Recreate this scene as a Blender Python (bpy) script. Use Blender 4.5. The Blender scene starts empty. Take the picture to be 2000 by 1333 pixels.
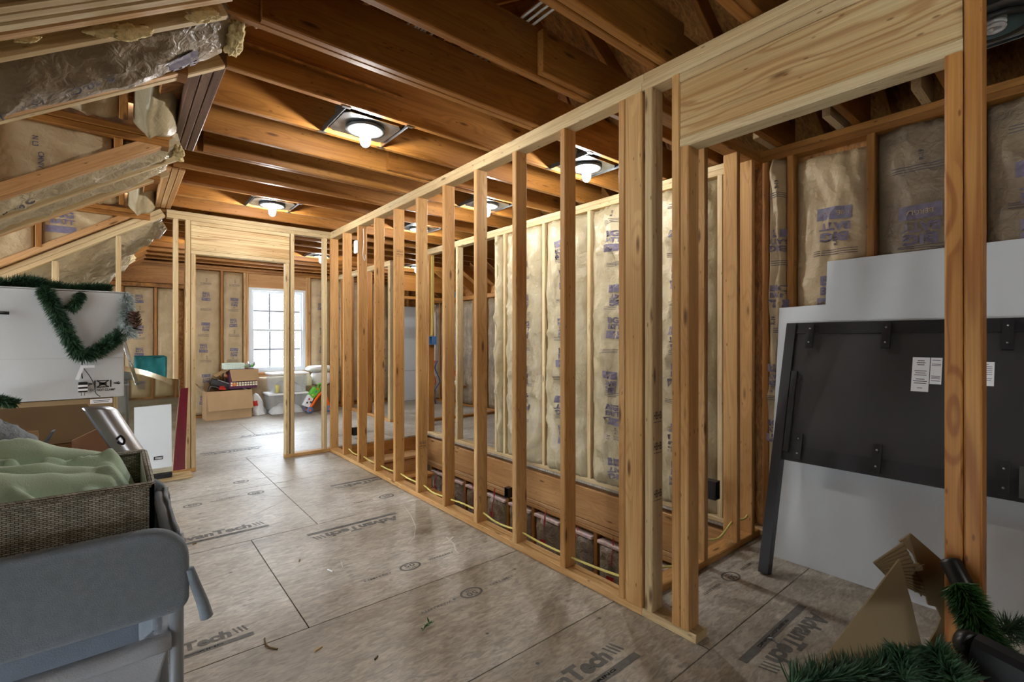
import bpy, bmesh, math, random
from mathutils import Vector, Matrix, noise
R = math.radians
random.seed(7)
scene = bpy.context.scene
COL = scene.collection

# ------------------------------------------------------------------ camera
cam_d = bpy.data.cameras.new('camera')
cam_d.sensor_width = 36.0
cam_d.lens = 929.57 / 2000 * 36.0
cam_d.shift_y = -2.85 / 2000
cam_d.clip_start = 0.02
cam = bpy.data.objects.new('camera', cam_d)
COL.objects.link(cam)
YAW = R(39.576)
CAMH = 1.267
cam.location = (0, 0, CAMH)
cam.rotation_euler = (R(90), 0, -YAW)
scene.camera = cam

# ------------------------------------------------------------------ world, exposure
BULB_W = 41.0
world = bpy.data.worlds.new('sky')
scene.world = world
world.use_nodes = True
bg = world.node_tree.nodes['Background']
bg.inputs[0].default_value = (0.86, 0.94, 1.0, 1)
bg.inputs[1].default_value = 36.0
scene.view_settings.view_transform = 'Standard'
scene.view_settings.look = 'None'
scene.view_settings.gamma = 1.0
scene.view_settings.exposure = 0.0
scene.view_settings.use_curve_mapping = False
scene.cycles.max_bounces = 5
scene.cycles.diffuse_bounces = 3
scene.cycles.glossy_bounces = 3
scene.cycles.use_adaptive_sampling = True
scene.cycles.adaptive_threshold = 0.03
scene.cycles.adaptive_min_samples = 40
scene.cycles.light_sampling_threshold = 0.01
scene.cycles.transparent_max_bounces = 12
scene.cycles.sample_clamp_indirect = 8.0
scene.cycles.use_denoising = True

# daylight portals in the three window openings (they give no light of their own)
def window_portal(loc, rot, sx, sy):
    d = bpy.data.lights.new('window_portal', 'AREA'); d.shape = 'RECTANGLE'; d.size = sx; d.size_y = sy; d.cycles.is_portal = True
    o = bpy.data.objects.new('window_portal', d); COL.objects.link(o); o.location = loc; o.rotation_euler = rot
window_portal((2.185, 9.27, 1.4325), (R(-90), 0, 0), .93, 1.465)
window_portal((-2.43, 2.8735, 1.625), (0, R(-90), 0), 1.15, .633)
window_portal((-2.43, 4.765, 1.625), (0, R(-90), 0), 1.15, 1.03)

# ------------------------------------------------------------------ helpers
def srgb(r, g, b):
    f = lambda c: (c/255/12.92 if c/255 <= .04045 else ((c/255+.055)/1.055)**2.4)
    return (f(r), f(g), f(b), 1.0)

def new_mat(name):
    m = bpy.data.materials.new(name)
    m.use_nodes = True
    nt = m.node_tree
    for n in list(nt.nodes):
        nt.nodes.remove(n)
    out = nt.nodes.new('ShaderNodeOutputMaterial')
    return m, nt, out

def nd(nt, typ, **kw):
    n = nt.nodes.new('ShaderNode' + typ)
    for k, v in kw.items():
        if k.startswith('i_'):
            n.inputs[k[2:].replace('_', ' ')].default_value = v
        else:
            setattr(n, k, v)
    return n

def lk(nt, a, b):
    nt.links.new(a, b)

def ramp(nt, stops):
    r = nt.nodes.new('ShaderNodeValToRGB')
    cr = r.color_ramp
    while len(cr.elements) < len(stops):
        cr.elements.new(0.5)
    for e, (p, c) in zip(cr.elements, stops):
        e.position = p
        e.color = c if len(c) == 4 else (*c, 1)
    return r

def mix(nt, fac, a, b, mode='MIX'):
    m = nt.nodes.new('ShaderNodeMix')
    m.data_type = 'RGBA'
    m.blend_type = mode
    for sock, val in ((m.inputs[0], fac), (m.inputs[6], a), (m.inputs[7], b)):
        if hasattr(val, 'links') or hasattr(val, 'is_linked'):
            nt.links.new(val, sock)
        else:
            sock.default_value = val
    return m.outputs[2]

def wood_mat(name, ca, cb, dark, rough=.6, knot=.088, ring=.5, spec=.3, bump=.25, straight=.45, freq=62.0, knring=.25):
    """lumber: grain runs along the object's local X; each object gets its own offset and tone"""
    m, nt, out = new_mat(name)
    tc = nd(nt, 'TexCoord'); oi = nd(nt, 'ObjectInfo')
    mul = nd(nt, 'VectorMath', operation='SCALE')
    comb = nd(nt, 'CombineXYZ', i_X=37.0, i_Y=91.0, i_Z=53.0)
    lk(nt, comb.outputs[0], mul.inputs[0]); lk(nt, oi.outputs['Random'], mul.inputs['Scale'])
    add = nd(nt, 'VectorMath', operation='ADD')
    lk(nt, tc.outputs['Object'], add.inputs[0]); lk(nt, mul.outputs[0], add.inputs[1])
    # knots
    mk = nd(nt, 'Mapping'); mk.inputs['Scale'].default_value = (2.6, 11, 11)
    lk(nt, add.outputs[0], mk.inputs[0])
    vo = nd(nt, 'TexVoronoi', i_Scale=1.0, i_Randomness=1.0)
    lk(nt, mk.outputs[0], vo.inputs['Vector'])
    kr = ramp(nt, [(0.0, (1, 1, 1)), (knot*.7, (.75, .75, .75)), (knot*1.5, (0, 0, 0))])
    lk(nt, vo.outputs['Distance'], kr.inputs[0])
    # rings
    mr = nd(nt, 'Mapping'); mr.inputs['Scale'].default_value = (straight, 9, 9)
    lk(nt, add.outputs[0], mr.inputs[0])
    n1 = nd(nt, 'TexNoise', i_Scale=1.0, i_Detail=1.0, i_Distortion=.3)
    lk(nt, mr.outputs[0], n1.inputs['Vector'])
    kn = nd(nt, 'MapRange'); kn.inputs['From Max'].default_value = .45; kn.inputs['To Min'].default_value = knring; kn.inputs['To Max'].default_value = 0
    lk(nt, vo.outputs['Distance'], kn.inputs[0])
    sm = nd(nt, 'Math', operation='ADD'); lk(nt, n1.outputs['Fac'], sm.inputs[0]); lk(nt, kn.outputs[0], sm.inputs[1])
    si = nd(nt, 'Math', operation='MULTIPLY'); si.inputs[1].default_value = freq; lk(nt, sm.outputs[0], si.inputs[0])
    sn = nd(nt, 'Math', operation='SINE'); lk(nt, si.outputs[0], sn.inputs[0])
    rr = ramp(nt, [(.0, (0, 0, 0)), (.55, (.12, .12, .12)), (.95, (1, 1, 1))])
    mr2 = nd(nt, 'MapRange'); mr2.inputs['From Min'].default_value = -1; lk(nt, sn.outputs[0], mr2.inputs[0]); lk(nt, mr2.outputs[0], rr.inputs[0])
    # fine fibres
    mf = nd(nt, 'Mapping'); mf.inputs['Scale'].default_value = (3, 160, 160)
    lk(nt, add.outputs[0], mf.inputs[0])
    n2 = nd(nt, 'TexNoise', i_Scale=1.0, i_Detail=2.0); lk(nt, mf.outputs[0], n2.inputs['Vector'])
    # broad tone
    mb = nd(nt, 'Mapping'); mb.inputs['Scale'].default_value = (1.3, 6, 6)
    lk(nt, add.outputs[0], mb.inputs[0])
    n3 = nd(nt, 'TexNoise', i_Scale=1.0, i_Detail=1.0); lk(nt, mb.outputs[0], n3.inputs['Vector'])
    r3 = ramp(nt, [(.3, (0, 0, 0)), (.7, (1, 1, 1))]); lk(nt, n3.outputs['Fac'], r3.inputs[0])
    base = mix(nt, oi.outputs['Random'], ca, cb)
    base = mix(nt, r3.outputs[0], base, tuple(.5*(a+b) for a, b in zip(cb, dark)))
    b0 = base.node; b0.inputs[0].default_value = .5
    rf = nd(nt, 'Math', operation='MULTIPLY'); rf.inputs[1].default_value = ring; lk(nt, rr.outputs[0], rf.inputs[0])
    base = mix(nt, rf.outputs[0], base, dark)
    base2 = mix(nt, 0.35, base, n2.outputs['Fac'], 'OVERLAY')
    mk2 = nd(nt, 'Mapping'); mk2.inputs['Scale'].default_value = (9, 26, 26)
    lk(nt, add.outputs[0], mk2.inputs[0])
    vo2 = nd(nt, 'TexVoronoi', i_Scale=1.0, i_Randomness=1.0); lk(nt, mk2.outputs[0], vo2.inputs['Vector'])
    kr2 = ramp(nt, [(0.0, (.8, .8, .8)), (knot*.8, (.6, .6, .6)), (knot*1.3, (0, 0, 0))]); lk(nt, vo2.outputs['Distance'], kr2.inputs[0])
    base2 = mix(nt, kr2.outputs[0], base2, (dark[0]*.4, dark[1]*.32, dark[2]*.28, 1))
    fin = mix(nt, kr.outputs[0], base2, (dark[0]*.28, dark[1]*.22, dark[2]*.2, 1))
    p = nd(nt, 'BsdfPrincipled'); p.inputs['Roughness'].default_value = rough
    p.inputs['Specular IOR Level'].default_value = spec
    lk(nt, fin, p.inputs['Base Color'])
    bp_ = nd(nt, 'Bump', i_Strength=bump, i_Distance=.002); lk(nt, n2.outputs['Fac'], bp_.inputs['Height']); lk(nt, bp_.outputs[0], p.inputs['Normal'])
    lk(nt, p.outputs[0], out.inputs[0])
    return m

def plain(name, col, rough=.6, metal=0., spec=.4, noise_amt=.0, nscale=8., bump=0., bscale=40., col2=None, coat=0., trans=0., sheen=0.):
    m, nt, out = new_mat(name)
    p = nd(nt, 'BsdfPrincipled')
    p.inputs['Roughness'].default_value = rough; p.inputs['Metallic'].default_value = metal
    p.inputs['Specular IOR Level'].default_value = spec; p.inputs['Coat Weight'].default_value = coat
    p.inputs['Transmission Weight'].default_value = trans; p.inputs['Sheen Weight'].default_value = sheen
    tc = nd(nt, 'TexCoord')
    if noise_amt > 0 or col2 is not None:
        n = nd(nt, 'TexNoise', i_Scale=nscale, i_Detail=5.0); lk(nt, tc.outputs['Object'], n.inputs['Vector'])
        r = ramp(nt, [(.35, (0, 0, 0)), (.68, (1, 1, 1))]); lk(nt, n.outputs['Fac'], r.inputs[0])
        c2 = col2 if col2 is not None else tuple(c*(1-noise_amt) for c in col[:3])+(1,)
        lk(nt, mix(nt, r.outputs[0], col, c2), p.inputs['Base Color'])
    else:
        p.inputs['Base Color'].default_value = col
    if bump > 0:
        n = nd(nt, 'TexNoise', i_Scale=bscale, i_Detail=4.0); lk(nt, tc.outputs['Object'], n.inputs['Vector'])
        b = nd(nt, 'Bump', i_Strength=bump, i_Distance=.01); lk(nt, n.outputs['Fac'], b.inputs['Height']); lk(nt, b.outputs[0], p.inputs['Normal'])
    lk(nt, p.outputs[0], out.inputs[0])
    return m

def kraft_mat(name, c1, c2, rough=.5, bump=.28):
    m, nt, out = new_mat(name)
    tc = nd(nt, 'TexCoord'); oi = nd(nt, 'ObjectInfo')
    n1 = nd(nt, 'TexNoise', i_Scale=5.0, i_Detail=2.0, i_Distortion=.6); lk(nt, tc.outputs['Object'], n1.inputs['Vector'])
    r1 = ramp(nt, [(.3, c1), (.7, c2)]); lk(nt, n1.outputs['Fac'], r1.inputs[0])
    m2 = nd(nt, 'Mapping'); m2.inputs['Scale'].default_value = (3, 3, 3)
    lk(nt, tc.outputs['Object'], m2.inputs[0])
    v = nd(nt, 'TexVoronoi', i_Scale=6.0)
    n4 = nd(nt, 'TexNoise', i_Scale=3.0, i_Detail=3.0); lk(nt, m2.outputs[0], n4.inputs['Vector'])
    mm = mix(nt, .35, m2.outputs[0], n4.outputs['Color']); lk(nt, mm, v.inputs['Vector'])
    n2 = nd(nt, 'TexNoise', i_Scale=26.0, i_Detail=3.0, i_Distortion=1.0); lk(nt, tc.outputs['Object'], n2.inputs['Vector'])
    s = nd(nt, 'Math', operation='ADD'); lk(nt, n2.outputs['Fac'], s.inputs[0]); lk(nt, v.outputs['Distance'], s.inputs[1])
    b = nd(nt, 'Bump', i_Strength=bump, i_Distance=.02); lk(nt, s.outputs[0], b.inputs['Height'])
    p = nd(nt, 'BsdfPrincipled'); p.inputs['Roughness'].default_value = rough; p.inputs['Specular IOR Level'].default_value = .45
    lk(nt, r1.outputs[0], p.inputs['Base Color']); lk(nt, b.outputs[0], p.inputs['Normal'])
    lk(nt, p.outputs[0], out.inputs[0])
    return m

def osb_mat(name, base, light, dark, scale=9.0, rough=.7, spots=True, bump=.15):
    m, nt, out = new_mat(name)
    tc = nd(nt, 'TexCoord')
    n0 = nd(nt, 'TexNoise', i_Scale=1.1, i_Detail=3.0, i_Distortion=.5); lk(nt, tc.outputs['Object'], n0.inputs['Vector'])
    r0 = ramp(nt, [(.32, dark), (.5, base), (.7, light)]); lk(nt, n0.outputs['Fac'], r0.inputs[0])
    mp = nd(nt, 'Mapping'); mp.inputs['Scale'].default_value = (scale, scale*3.2, scale); mp.inputs['Rotation'].default_value = (0, 0, .35)
    lk(nt, tc.outputs['Object'], mp.inputs[0])
    n1 = nd(nt, 'TexNoise', i_Scale=1.0, i_Detail=4.0, i_Distortion=1.2); lk(nt, mp.outputs[0], n1.inputs['Vector'])
    r1 = ramp(nt, [(.3, (0.05, .05, .05)), (.5, (.5, .5, .5)), (.68, (.95, .95, .95))]); lk(nt, n1.outputs['Fac'], r1.inputs[0])
    c = mix(nt, .5 if not spots else .34, r0.outputs[0], r1.outputs[0], 'OVERLAY')
    v1 = nd(nt, 'TexVoronoi', i_Scale=14.0, i_Randomness=1.0)
    mp2 = nd(nt, 'Mapping'); mp2.inputs['Scale'].default_value = (1, 2.4, 1); mp2.inputs['Rotation'].default_value = (0, 0, -.5)
    lk(nt, tc.outputs['Object'], mp2.inputs[0]); lk(nt, mp2.outputs[0], v1.inputs['Vector'])
    sep = nd(nt, 'SeparateColor'); lk(nt, v1.outputs['Color'], sep.inputs[0])
    chip = mix(nt, .16, c, sep.outputs[0], 'SOFT_LIGHT')
    c = chip
    if spots:
        v = nd(nt, 'TexVoronoi', i_Scale=5.5); lk(nt, tc.outputs['Object'], v.inputs['Vector'])
        rs = ramp(nt, [(0, (1, 1, 1)), (.045, (.9, .9, .9)), (.06, (0, 0, 0))]); lk(nt, v.outputs['Distance'], rs.inputs[0])
        n3 = nd(nt, 'TexNoise', i_Scale=2.0); lk(nt, tc.outputs['Object'], n3.inputs['Vector'])
        r3 = ramp(nt, [(.40, (0, 0, 0)), (.5, (1, 1, 1))]); lk(nt, n3.outputs['Fac'], r3.inputs[0])
        mu = nd(nt, 'Math', operation='MULTIPLY'); lk(nt, rs.outputs[0], mu.inputs[0]); lk(nt, r3.outputs[0], mu.inputs[1])
        c = mix(nt, mu.outputs[0], c, (.05, .055, .06, 1))
        # chalky scuffs
        mp3 = nd(nt, 'Mapping'); mp3.inputs['Scale'].default_value = (2.2, 14, 1); mp3.inputs['Rotation'].default_value = (0, 0, .5)
        lk(nt, tc.outputs['Object'], mp3.inputs[0])
        n5 = nd(nt, 'TexNoise', i_Scale=1.5, i_Detail=4.0, i_Distortion=2.0); lk(nt, mp3.outputs[0], n5.inputs['Vector'])
        r5 = ramp(nt, [(.66, (0, 0, 0)), (.74, (.5, .5, .5))]); lk(nt, n5.outputs['Fac'], r5.inputs[0])
        c = mix(nt, r5.outputs[0], c, (.52, .50, .47, 1))
    p = nd(nt, 'BsdfPrincipled'); p.inputs['Roughness'].default_value = rough; p.inputs['Specular IOR Level'].default_value = .5
    lk(nt, c, p.inputs['Base Color'])
    b = nd(nt, 'Bump', i_Strength=bump, i_Distance=.004); lk(nt, n1.outputs['Fac'], b.inputs['Height']); lk(nt, b.outputs[0], p.inputs['Normal'])
    lk(nt, p.outputs[0], out.inputs[0])
    return m

def emit_mat(name, col, s):
    m, nt, out = new_mat(name)
    e = nd(nt, 'Emission'); e.inputs[0].default_value = col; e.inputs[1].default_value = s
    lk(nt, e.outputs[0], out.inputs[0])
    return m

def clear_mat(name, tint, gloss=.08, haze=0., rough=.05):
    m, nt, out = new_mat(name)
    t = nd(nt, 'BsdfTransparent'); t.inputs[0].default_value = tint
    g = nd(nt, 'BsdfGlossy'); g.inputs['Roughness'].default_value = rough
    mx = nd(nt, 'MixShader'); mx.inputs[0].default_value = gloss
    lk(nt, t.outputs[0], mx.inputs[1]); lk(nt, g.outputs[0], mx.inputs[2])
    last = mx.outputs[0]
    if haze > 0:
        d = nd(nt, 'BsdfDiffuse'); d.inputs[0].default_value = (.85, .88, .9, 1)
        m2 = nd(nt, 'MixShader'); m2.inputs[0].default_value = haze
        lk(nt, last, m2.inputs[1]); lk(nt, d.outputs[0], m2.inputs[2]); last = m2.outputs[0]
    lk(nt, last, out.inputs[0])
    return m

M = {}
M['new'] = wood_mat('new_lumber', srgb(204, 187, 150), srgb(196, 174, 132), srgb(162, 130, 88), .62, ring=.26)
M['stud'] = wood_mat('stud_lumber', srgb(200, 164, 112), srgb(188, 142, 86), srgb(146, 96, 44), .6, ring=.28)
M['jamb'] = wood_mat('fir_lumber', srgb(190, 142, 80), srgb(178, 124, 62), srgb(126, 70, 24), .55, ring=.65, straight=.35)
M['joist'] = wood_mat('old_joist_lumber', srgb(178, 126, 62), srgb(158, 104, 44), srgb(106, 62, 18), .5, spec=.45, ring=.3)
M['rafter'] = wood_mat('rafter_lumber', srgb(200, 166, 120), srgb(188, 144, 94), srgb(146, 98, 54), .6, ring=.28)
M['header'] = wood_mat('ribbed_header', srgb(206, 186, 142), srgb(198, 172, 122), srgb(148, 100, 50), .55, ring=.62, straight=.05, freq=120.0, knring=.06)
M['webwood'] = wood_mat('dark_header', srgb(128, 98, 82), srgb(112, 86, 72), srgb(76, 52, 42), .5, ring=.3)
M['floor'] = osb_mat('subfloor_panel', srgb(162, 156, 145), srgb(179, 175, 167), srgb(142, 133, 118), scale=17.0, rough=.47)
M['osb'] = osb_mat('roof_sheathing', srgb(150, 102, 50), srgb(170, 122, 66), srgb(110, 70, 30), scale=14, spots=False)
M['edge'] = plain('panel_edge', srgb(120, 90, 60), .8)
M['kraft'] = kraft_mat('kraft_facing', srgb(178, 158, 124), srgb(160, 138, 104))
M['kraft_bright'] = kraft_mat('kraft_facing_pale', srgb(172, 159, 128), srgb(154, 140, 110), .42)
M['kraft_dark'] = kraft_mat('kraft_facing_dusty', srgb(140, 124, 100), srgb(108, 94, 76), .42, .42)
M['foil'] = kraft_mat('kraft_facing_crinkled', srgb(186, 172, 142), srgb(150, 134, 106), .34, .6)
M['lowkraft'] = kraft_mat('kraft_facing_lower', srgb(142, 130, 112), srgb(116, 104, 90), .35, .6)
M['wool'] = plain('glass_wool', srgb(226, 206, 156), .95, spec=.1, noise_amt=.25, nscale=30, bump=.9, bscale=60)
M['pink'] = plain('pink_wool', srgb(226, 204, 198), .95, spec=.1, noise_amt=.25, nscale=30, bump=.9, bscale=60)
M['ink'] = plain('purple_print', srgb(114, 107, 126), .6, noise_amt=.3, nscale=40)
M['inkd'] = plain('dark_print', srgb(74, 70, 84), .6)
M['inkr'] = plain('red_print', srgb(168, 40, 48), .6)
M['inkf'] = plain('floor_print', srgb(104, 104, 102), .6, noise_amt=.35, nscale=25)
M['galv'] = plain('galvanised_steel', srgb(178, 184, 190), .28, metal=1., noise_amt=.35, nscale=18)
M['galvd'] = plain('dull_steel', srgb(96, 98, 96), .45, metal=.8, noise_amt=.3)
M['chrome'] = plain('chrome', srgb(206, 208, 214), .12, metal=1.)
M['white'] = plain('white_plastic', srgb(232, 234, 236), .4)
M['black'] = plain('black_plastic', srgb(26, 27, 29), .35)
M['yellow'] = plain('yellow_cable', srgb(200, 188, 108), .5)
M['wcable'] = plain('white_cable', srgb(214, 210, 200), .5)
M['blue'] = plain('blue_plastic', srgb(66, 104, 150), .45)
M['red'] = plain('red_pex', srgb(190, 40, 34), .4)
M['bluepex'] = plain('blue_pex', srgb(44, 66, 120), .4)
M['board'] = plain('white_board', srgb(198, 204, 208), .55, noise_amt=.06, nscale=3)
M['card'] = plain('cardboard', srgb(176, 146, 110), .8, spec=.2, noise_amt=.12, nscale=4)
M['cardd'] = plain('cardboard_dark', srgb(140, 118, 88), .8, spec=.2, noise_amt=.12, nscale=4)
M['cardg'] = plain('grey_brown_cardboard', srgb(128, 112, 84), .8, spec=.2, noise_amt=.1, nscale=4)
M['cardw'] = plain('white_cardboard', srgb(190, 193, 194), .6, spec=.3, noise_amt=.05, nscale=3)
def bulb_mat():
    m, nt, out = new_mat('lit_bulb')
    e = nd(nt, 'Emission'); e.inputs[0].default_value = (1, .98, .95, 1); e.inputs[1].default_value = 12.0
    t = nd(nt, 'BsdfTransparent'); mx = nd(nt, 'MixShader'); mx.inputs[0].default_value = .25
    lk(nt, t.outputs[0], mx.inputs[1]); lk(nt, e.outputs[0], mx.inputs[2]); lk(nt, mx.outputs[0], out.inputs[0])
    m.cycles.emission_sampling = 'NONE'
    return m
M['bulb_on'] = bulb_mat()
M['glass'] = clear_mat('window_glass', (.97, .98, 1, 1), .04)
M['vinyl'] = plain('vinyl_frame', srgb(214, 222, 228), .4)

def link(o, parent=None):
    COL.objects.link(o)
    if parent is not None:
        o.parent = parent
        o.matrix_parent_inverse = parent_world(parent).inverted()
    return o

def parent_world(p):
    return p.matrix_basis.copy() if p.parent is None else parent_world(p.parent) @ p.matrix_parent_inverse @ p.matrix_basis

def mesh_obj(name, verts, faces, mat, parent=None, smooth=False, loc=None, mats=None, fmat=None):
    me = bpy.data.meshes.new(name)
    if loc is not None:
        L = Vector(loc)
        verts = [Vector(v) - L for v in verts]
    me.from_pydata([tuple(v) for v in verts], [], faces)
    if mats:
        for mm in mats:
            me.materials.append(M[mm] if isinstance(mm, str) else mm)
        if fmat:
            for p, i in zip(me.polygons, fmat):
                p.material_index = i
    else:
        me.materials.append(M[mat] if isinstance(mat, str) else mat)
    if smooth:
        for p in me.polygons:
            p.use_smooth = True
    me.update()
    o = bpy.data.objects.new(name, me)
    if loc is not None:
        o.location = L
    return link(o, parent)

def struct(name):
    e = bpy.data.objects.new(name, None); e.empty_display_size = .1
    COL.objects.link(e); e['kind'] = 'structure'
    return e

def thing(name, label, cat, loc=(0, 0, 0), rz=0., group=None):
    e = bpy.data.objects.new(name, None); e.empty_display_size = .1
    COL.objects.link(e); e.location = loc; e.rotation_euler = (0, 0, rz)
    e['label'] = label; e['category'] = cat
    if group: e['group'] = group
    return e

def tag(o, label, cat, group=None, kind=None):
    o['label'] = label; o['category'] = cat
    if group: o['group'] = group
    if kind: o['kind'] = kind
    return o

def lumber(name, p0, p1, w, t, mat, parent=None, up=(0, 0, 1), ch=.0045, endcut=None):
    """stick from p0 to p1 (axis through the centre); w is measured along 'up', t across; long edges eased"""
    p0 = Vector(p0); p1 = Vector(p1)
    x = (p1-p0); L = x.length; x.normalize()
    up = Vector(up); y = up.cross(x)
    if y.length < 1e-6:
        y = Vector((0, 1, 0)).cross(x)
    y.normalize(); z = x.cross(y)
    a, b = t/2, w/2; c = min(ch, a*.4, b*.4)
    prof = [(-a+c, -b), (a-c, -b), (a, -b+c), (a, b-c), (a-c, b), (-a+c, b), (-a, b-c), (-a, -b+c)]
    vs = [(-L/2, q[0], q[1]) for q in prof] + [(L/2, q[0], q[1]) for q in prof]
    fs = [(i, (i+1) % 8, 8+(i+1) % 8, 8+i) for i in range(8)]
    fs = [tuple(reversed(f)) for f in fs]
    fs += [tuple(range(8)), tuple(reversed(range(8, 16)))]
    me = bpy.data.meshes.new(name); me.from_pydata(vs, [], [tuple(reversed(f)) for f in fs]); me.materials.append(M[mat] if isinstance(mat, str) else mat)
    me.update()
    o = bpy.data.objects.new(name, me)
    c0 = (p0+p1)/2
    mw = Matrix(((x.x, y.x, z.x, c0.x), (x.y, y.y, z.y, c0.y), (x.z, y.z, z.z, c0.z), (0, 0, 0, 1)))
    o.matrix_basis = mw
    return link(o, parent)

def post(name, x0, x1, y0, y1, z0, z1, mat, parent):
    """upright stick given by its footprint"""
    cx, cy = (x0+x1)/2, (y0+y1)/2
    return lumber(name, (cx, cy, z0), (cx, cy, z1), x1-x0, y1-y0, mat, parent, up=(1, 0, 0))

def box(name, x0, x1, y0, y1, z0, z1, mat, parent=None, bev=0.):
    c = ((x0+x1)/2, (y0+y1)/2, (z0+z1)/2)
    bm = bmesh.new(); bmesh.ops.create_cube(bm, size=1)
    for v in bm.verts:
        v.co = Vector((v.co.x*(x1-x0), v.co.y*(y1-y0), v.co.z*(z1-z0)))
    if bev > 0:
        bmesh.ops.bevel(bm, geom=bm.edges[:], offset=bev, segments=2, affect='EDGES', profile=.6)
    me = bpy.data.meshes.new(name); bm.to_mesh(me); bm.free()
    me.materials.append(M[mat] if isinstance(mat, str) else mat)
    o = bpy.data.objects.new(name, me); o.location = c
    return link(o, parent)

def tube(name, pts, r, mat, parent=None, seg=8, closed=False, taper=None, loc=None):
    pts = [Vector(p) for p in pts]
    n = len(pts); vs = []; fs = []
    prev = None
    for i, p in enumerate(pts):
        if closed:
            d = pts[(i+1) % n]-pts[(i-1) % n]
        else:
            d = pts[min(i+1, n-1)]-pts[max(i-1, 0)]
        d.normalize()
        a = prev if prev is not None else (Vector((0, 0, 1)) if abs(d.z) < .9 else Vector((1, 0, 0)))
        s = d.cross(a).normalized(); a = s.cross(d).normalized(); prev = a
        rr = r if taper is None else r*taper(i/(n-1))
        for k in range(seg):
            an = 2*math.pi*k/seg
            vs.append(p + s*math.cos(an)*rr + a*math.sin(an)*rr)
    m = n if closed else n-1
    for i in range(m):
        for k in range(seg):
            j = (i+1) % n
            fs.append((i*seg+k, i*seg+(k+1) % seg, j*seg+(k+1) % seg, j*seg+k))
    if not closed:
        fs.append(tuple(reversed(range(seg)))); fs.append(tuple((n-1)*seg+k for k in range(seg)))
    return mesh_obj(name, vs, fs, mat, parent, smooth=True, loc=loc if loc is not None else pts[0])

def smooth_path(pts, sub=6, closed=False):
    pts = [Vector(p) for p in pts]; out = []; n = len(pts)
    rng = range(n if closed else n-1)
    for i in rng:
        g = lambda j: pts[j % n] if closed else pts[max(0, min(n-1, j))]
        p0, p1, p2, p3 = g(i-1), g(i), g(i+1), g(i+2)
        for k in range(sub):
            t = k/sub
            out.append(.5*((2*p1)+(p2-p0)*t+(2*p0-5*p1+4*p2-p3)*t*t+(3*p1-p0-3*p2+p3)*t**3))
    if not closed:
        out.append(pts[-1])
    return out

def lathe(name, prof, mat, parent=None, loc=(0, 0, 0), seg=24, axis=None, smooth=True, cap=True):
    """prof: (radius, z) list, revolved about local z"""
    vs = []; fs = []; n = len(prof)
    for (r, z) in prof:
        for k in range(seg):
            a = 2*math.pi*k/seg
            vs.append(Vector((r*math.cos(a), r*math.sin(a), z)))
    for i in range(n-1):
        for k in range(seg):
            fs.append((i*seg+k, i*seg+(k+1) % seg, (i+1)*seg+(k+1) % seg, (i+1)*seg+k))
    if cap:
        if prof[0][0] > 1e-5: fs.append(tuple(reversed(range(seg))))
        if prof[-1][0] > 1e-5: fs.append(tuple((n-1)*seg+k for k in range(seg)))
    me = bpy.data.meshes.new(name); me.from_pydata([tuple(v) for v in vs], [], fs)
    me.materials.append(M[mat] if isinstance(mat, str) else mat)
    if smooth:
        for p in me.polygons: p.use_smooth = len(p.vertices) == 4
    o = bpy.data.objects.new(name, me); o.location = loc
    if axis is not None:
        o.rotation_mode = 'QUATERNION'
        o.rotation_quaternion = Vector((0, 0, 1)).rotation_difference(Vector(axis).normalized())
    return link(o, parent)

_txt = {}
def text_geo(s, bold=0.02):
    if s in ('AdvanTech', 'BIG', 'BATT'): bold = .045
    """flat glyph outlines of a word: (verts, faces, width), cap height about 0.7"""
    if s in _txt: return _txt[s]
    cu = bpy.data.curves.new('t', 'FONT'); cu.body = s; cu.offset = bold; cu.resolution_u = 3
    cu.align_x = 'CENTER'; cu.align_y = 'CENTER'
    ob = bpy.data.objects.new('t', cu); COL.objects.link(ob)
    dg = bpy.context.evaluated_depsgraph_get(); ev = ob.evaluated_get(dg)
    me = ev.to_mesh()
    vs = [(v.co.x, v.co.y) for v in me.vertices]; fs = [tuple(p.vertices) for p in me.polygons]
    ev.to_mesh_clear(); bpy.data.objects.remove(ob); bpy.data.curves.remove(cu)
    xs = [v[0] for v in vs]
    _txt[s] = (vs, fs, max(xs)-min(xs))
    return _txt[s]

def text_on(fn, items):
    """items: (string or 'bar'/'line', cx, cy, width, height, rot, material index) in metres on the sheet; fn maps (x, y) to 3-D"""
    V = []; F = []; FM = []
    for (s, cx, cy, w, hgt, rot, mi) in items:
        c, sn = math.cos(rot), math.sin(rot)
        if s in ('bar', 'line'):
            n = max(2, int(w/.03)); m2 = max(1, int(hgt/.03))
            vs = [((i/n-.5)*w, (j/m2-.5)*hgt) for j in range(m2+1) for i in range(n+1)]
            fs = [(j*(n+1)+i, j*(n+1)+i+1, (j+1)*(n+1)+i+1, (j+1)*(n+1)+i) for j in range(m2) for i in range(n)]
        elif s == 'ring':
            n = 28; vs = []
            for i in range(n):
                a = 2*math.pi*i/n
                vs += [(.5*w*math.cos(a), .5*hgt*math.sin(a)), (.40*w*math.cos(a), .38*hgt*math.sin(a))]
            fs = [(2*i, 2*((i+1) % n), 2*((i+1) % n)+1, 2*i+1) for i in range(n)]
        else:
            g, fs, tw = text_geo(s)
            k = w/tw
            vs = [(a*k, b*hgt/.72) for a, b in g]
        o = len(V)
        for a, b in vs:
            V.append(fn(cx+a*c-b*sn, cy+a*sn+b*c))
        F += [tuple(o+i for i in f) for f in fs]; FM += [mi]*len(fs)
    return V, F, FM

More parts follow.
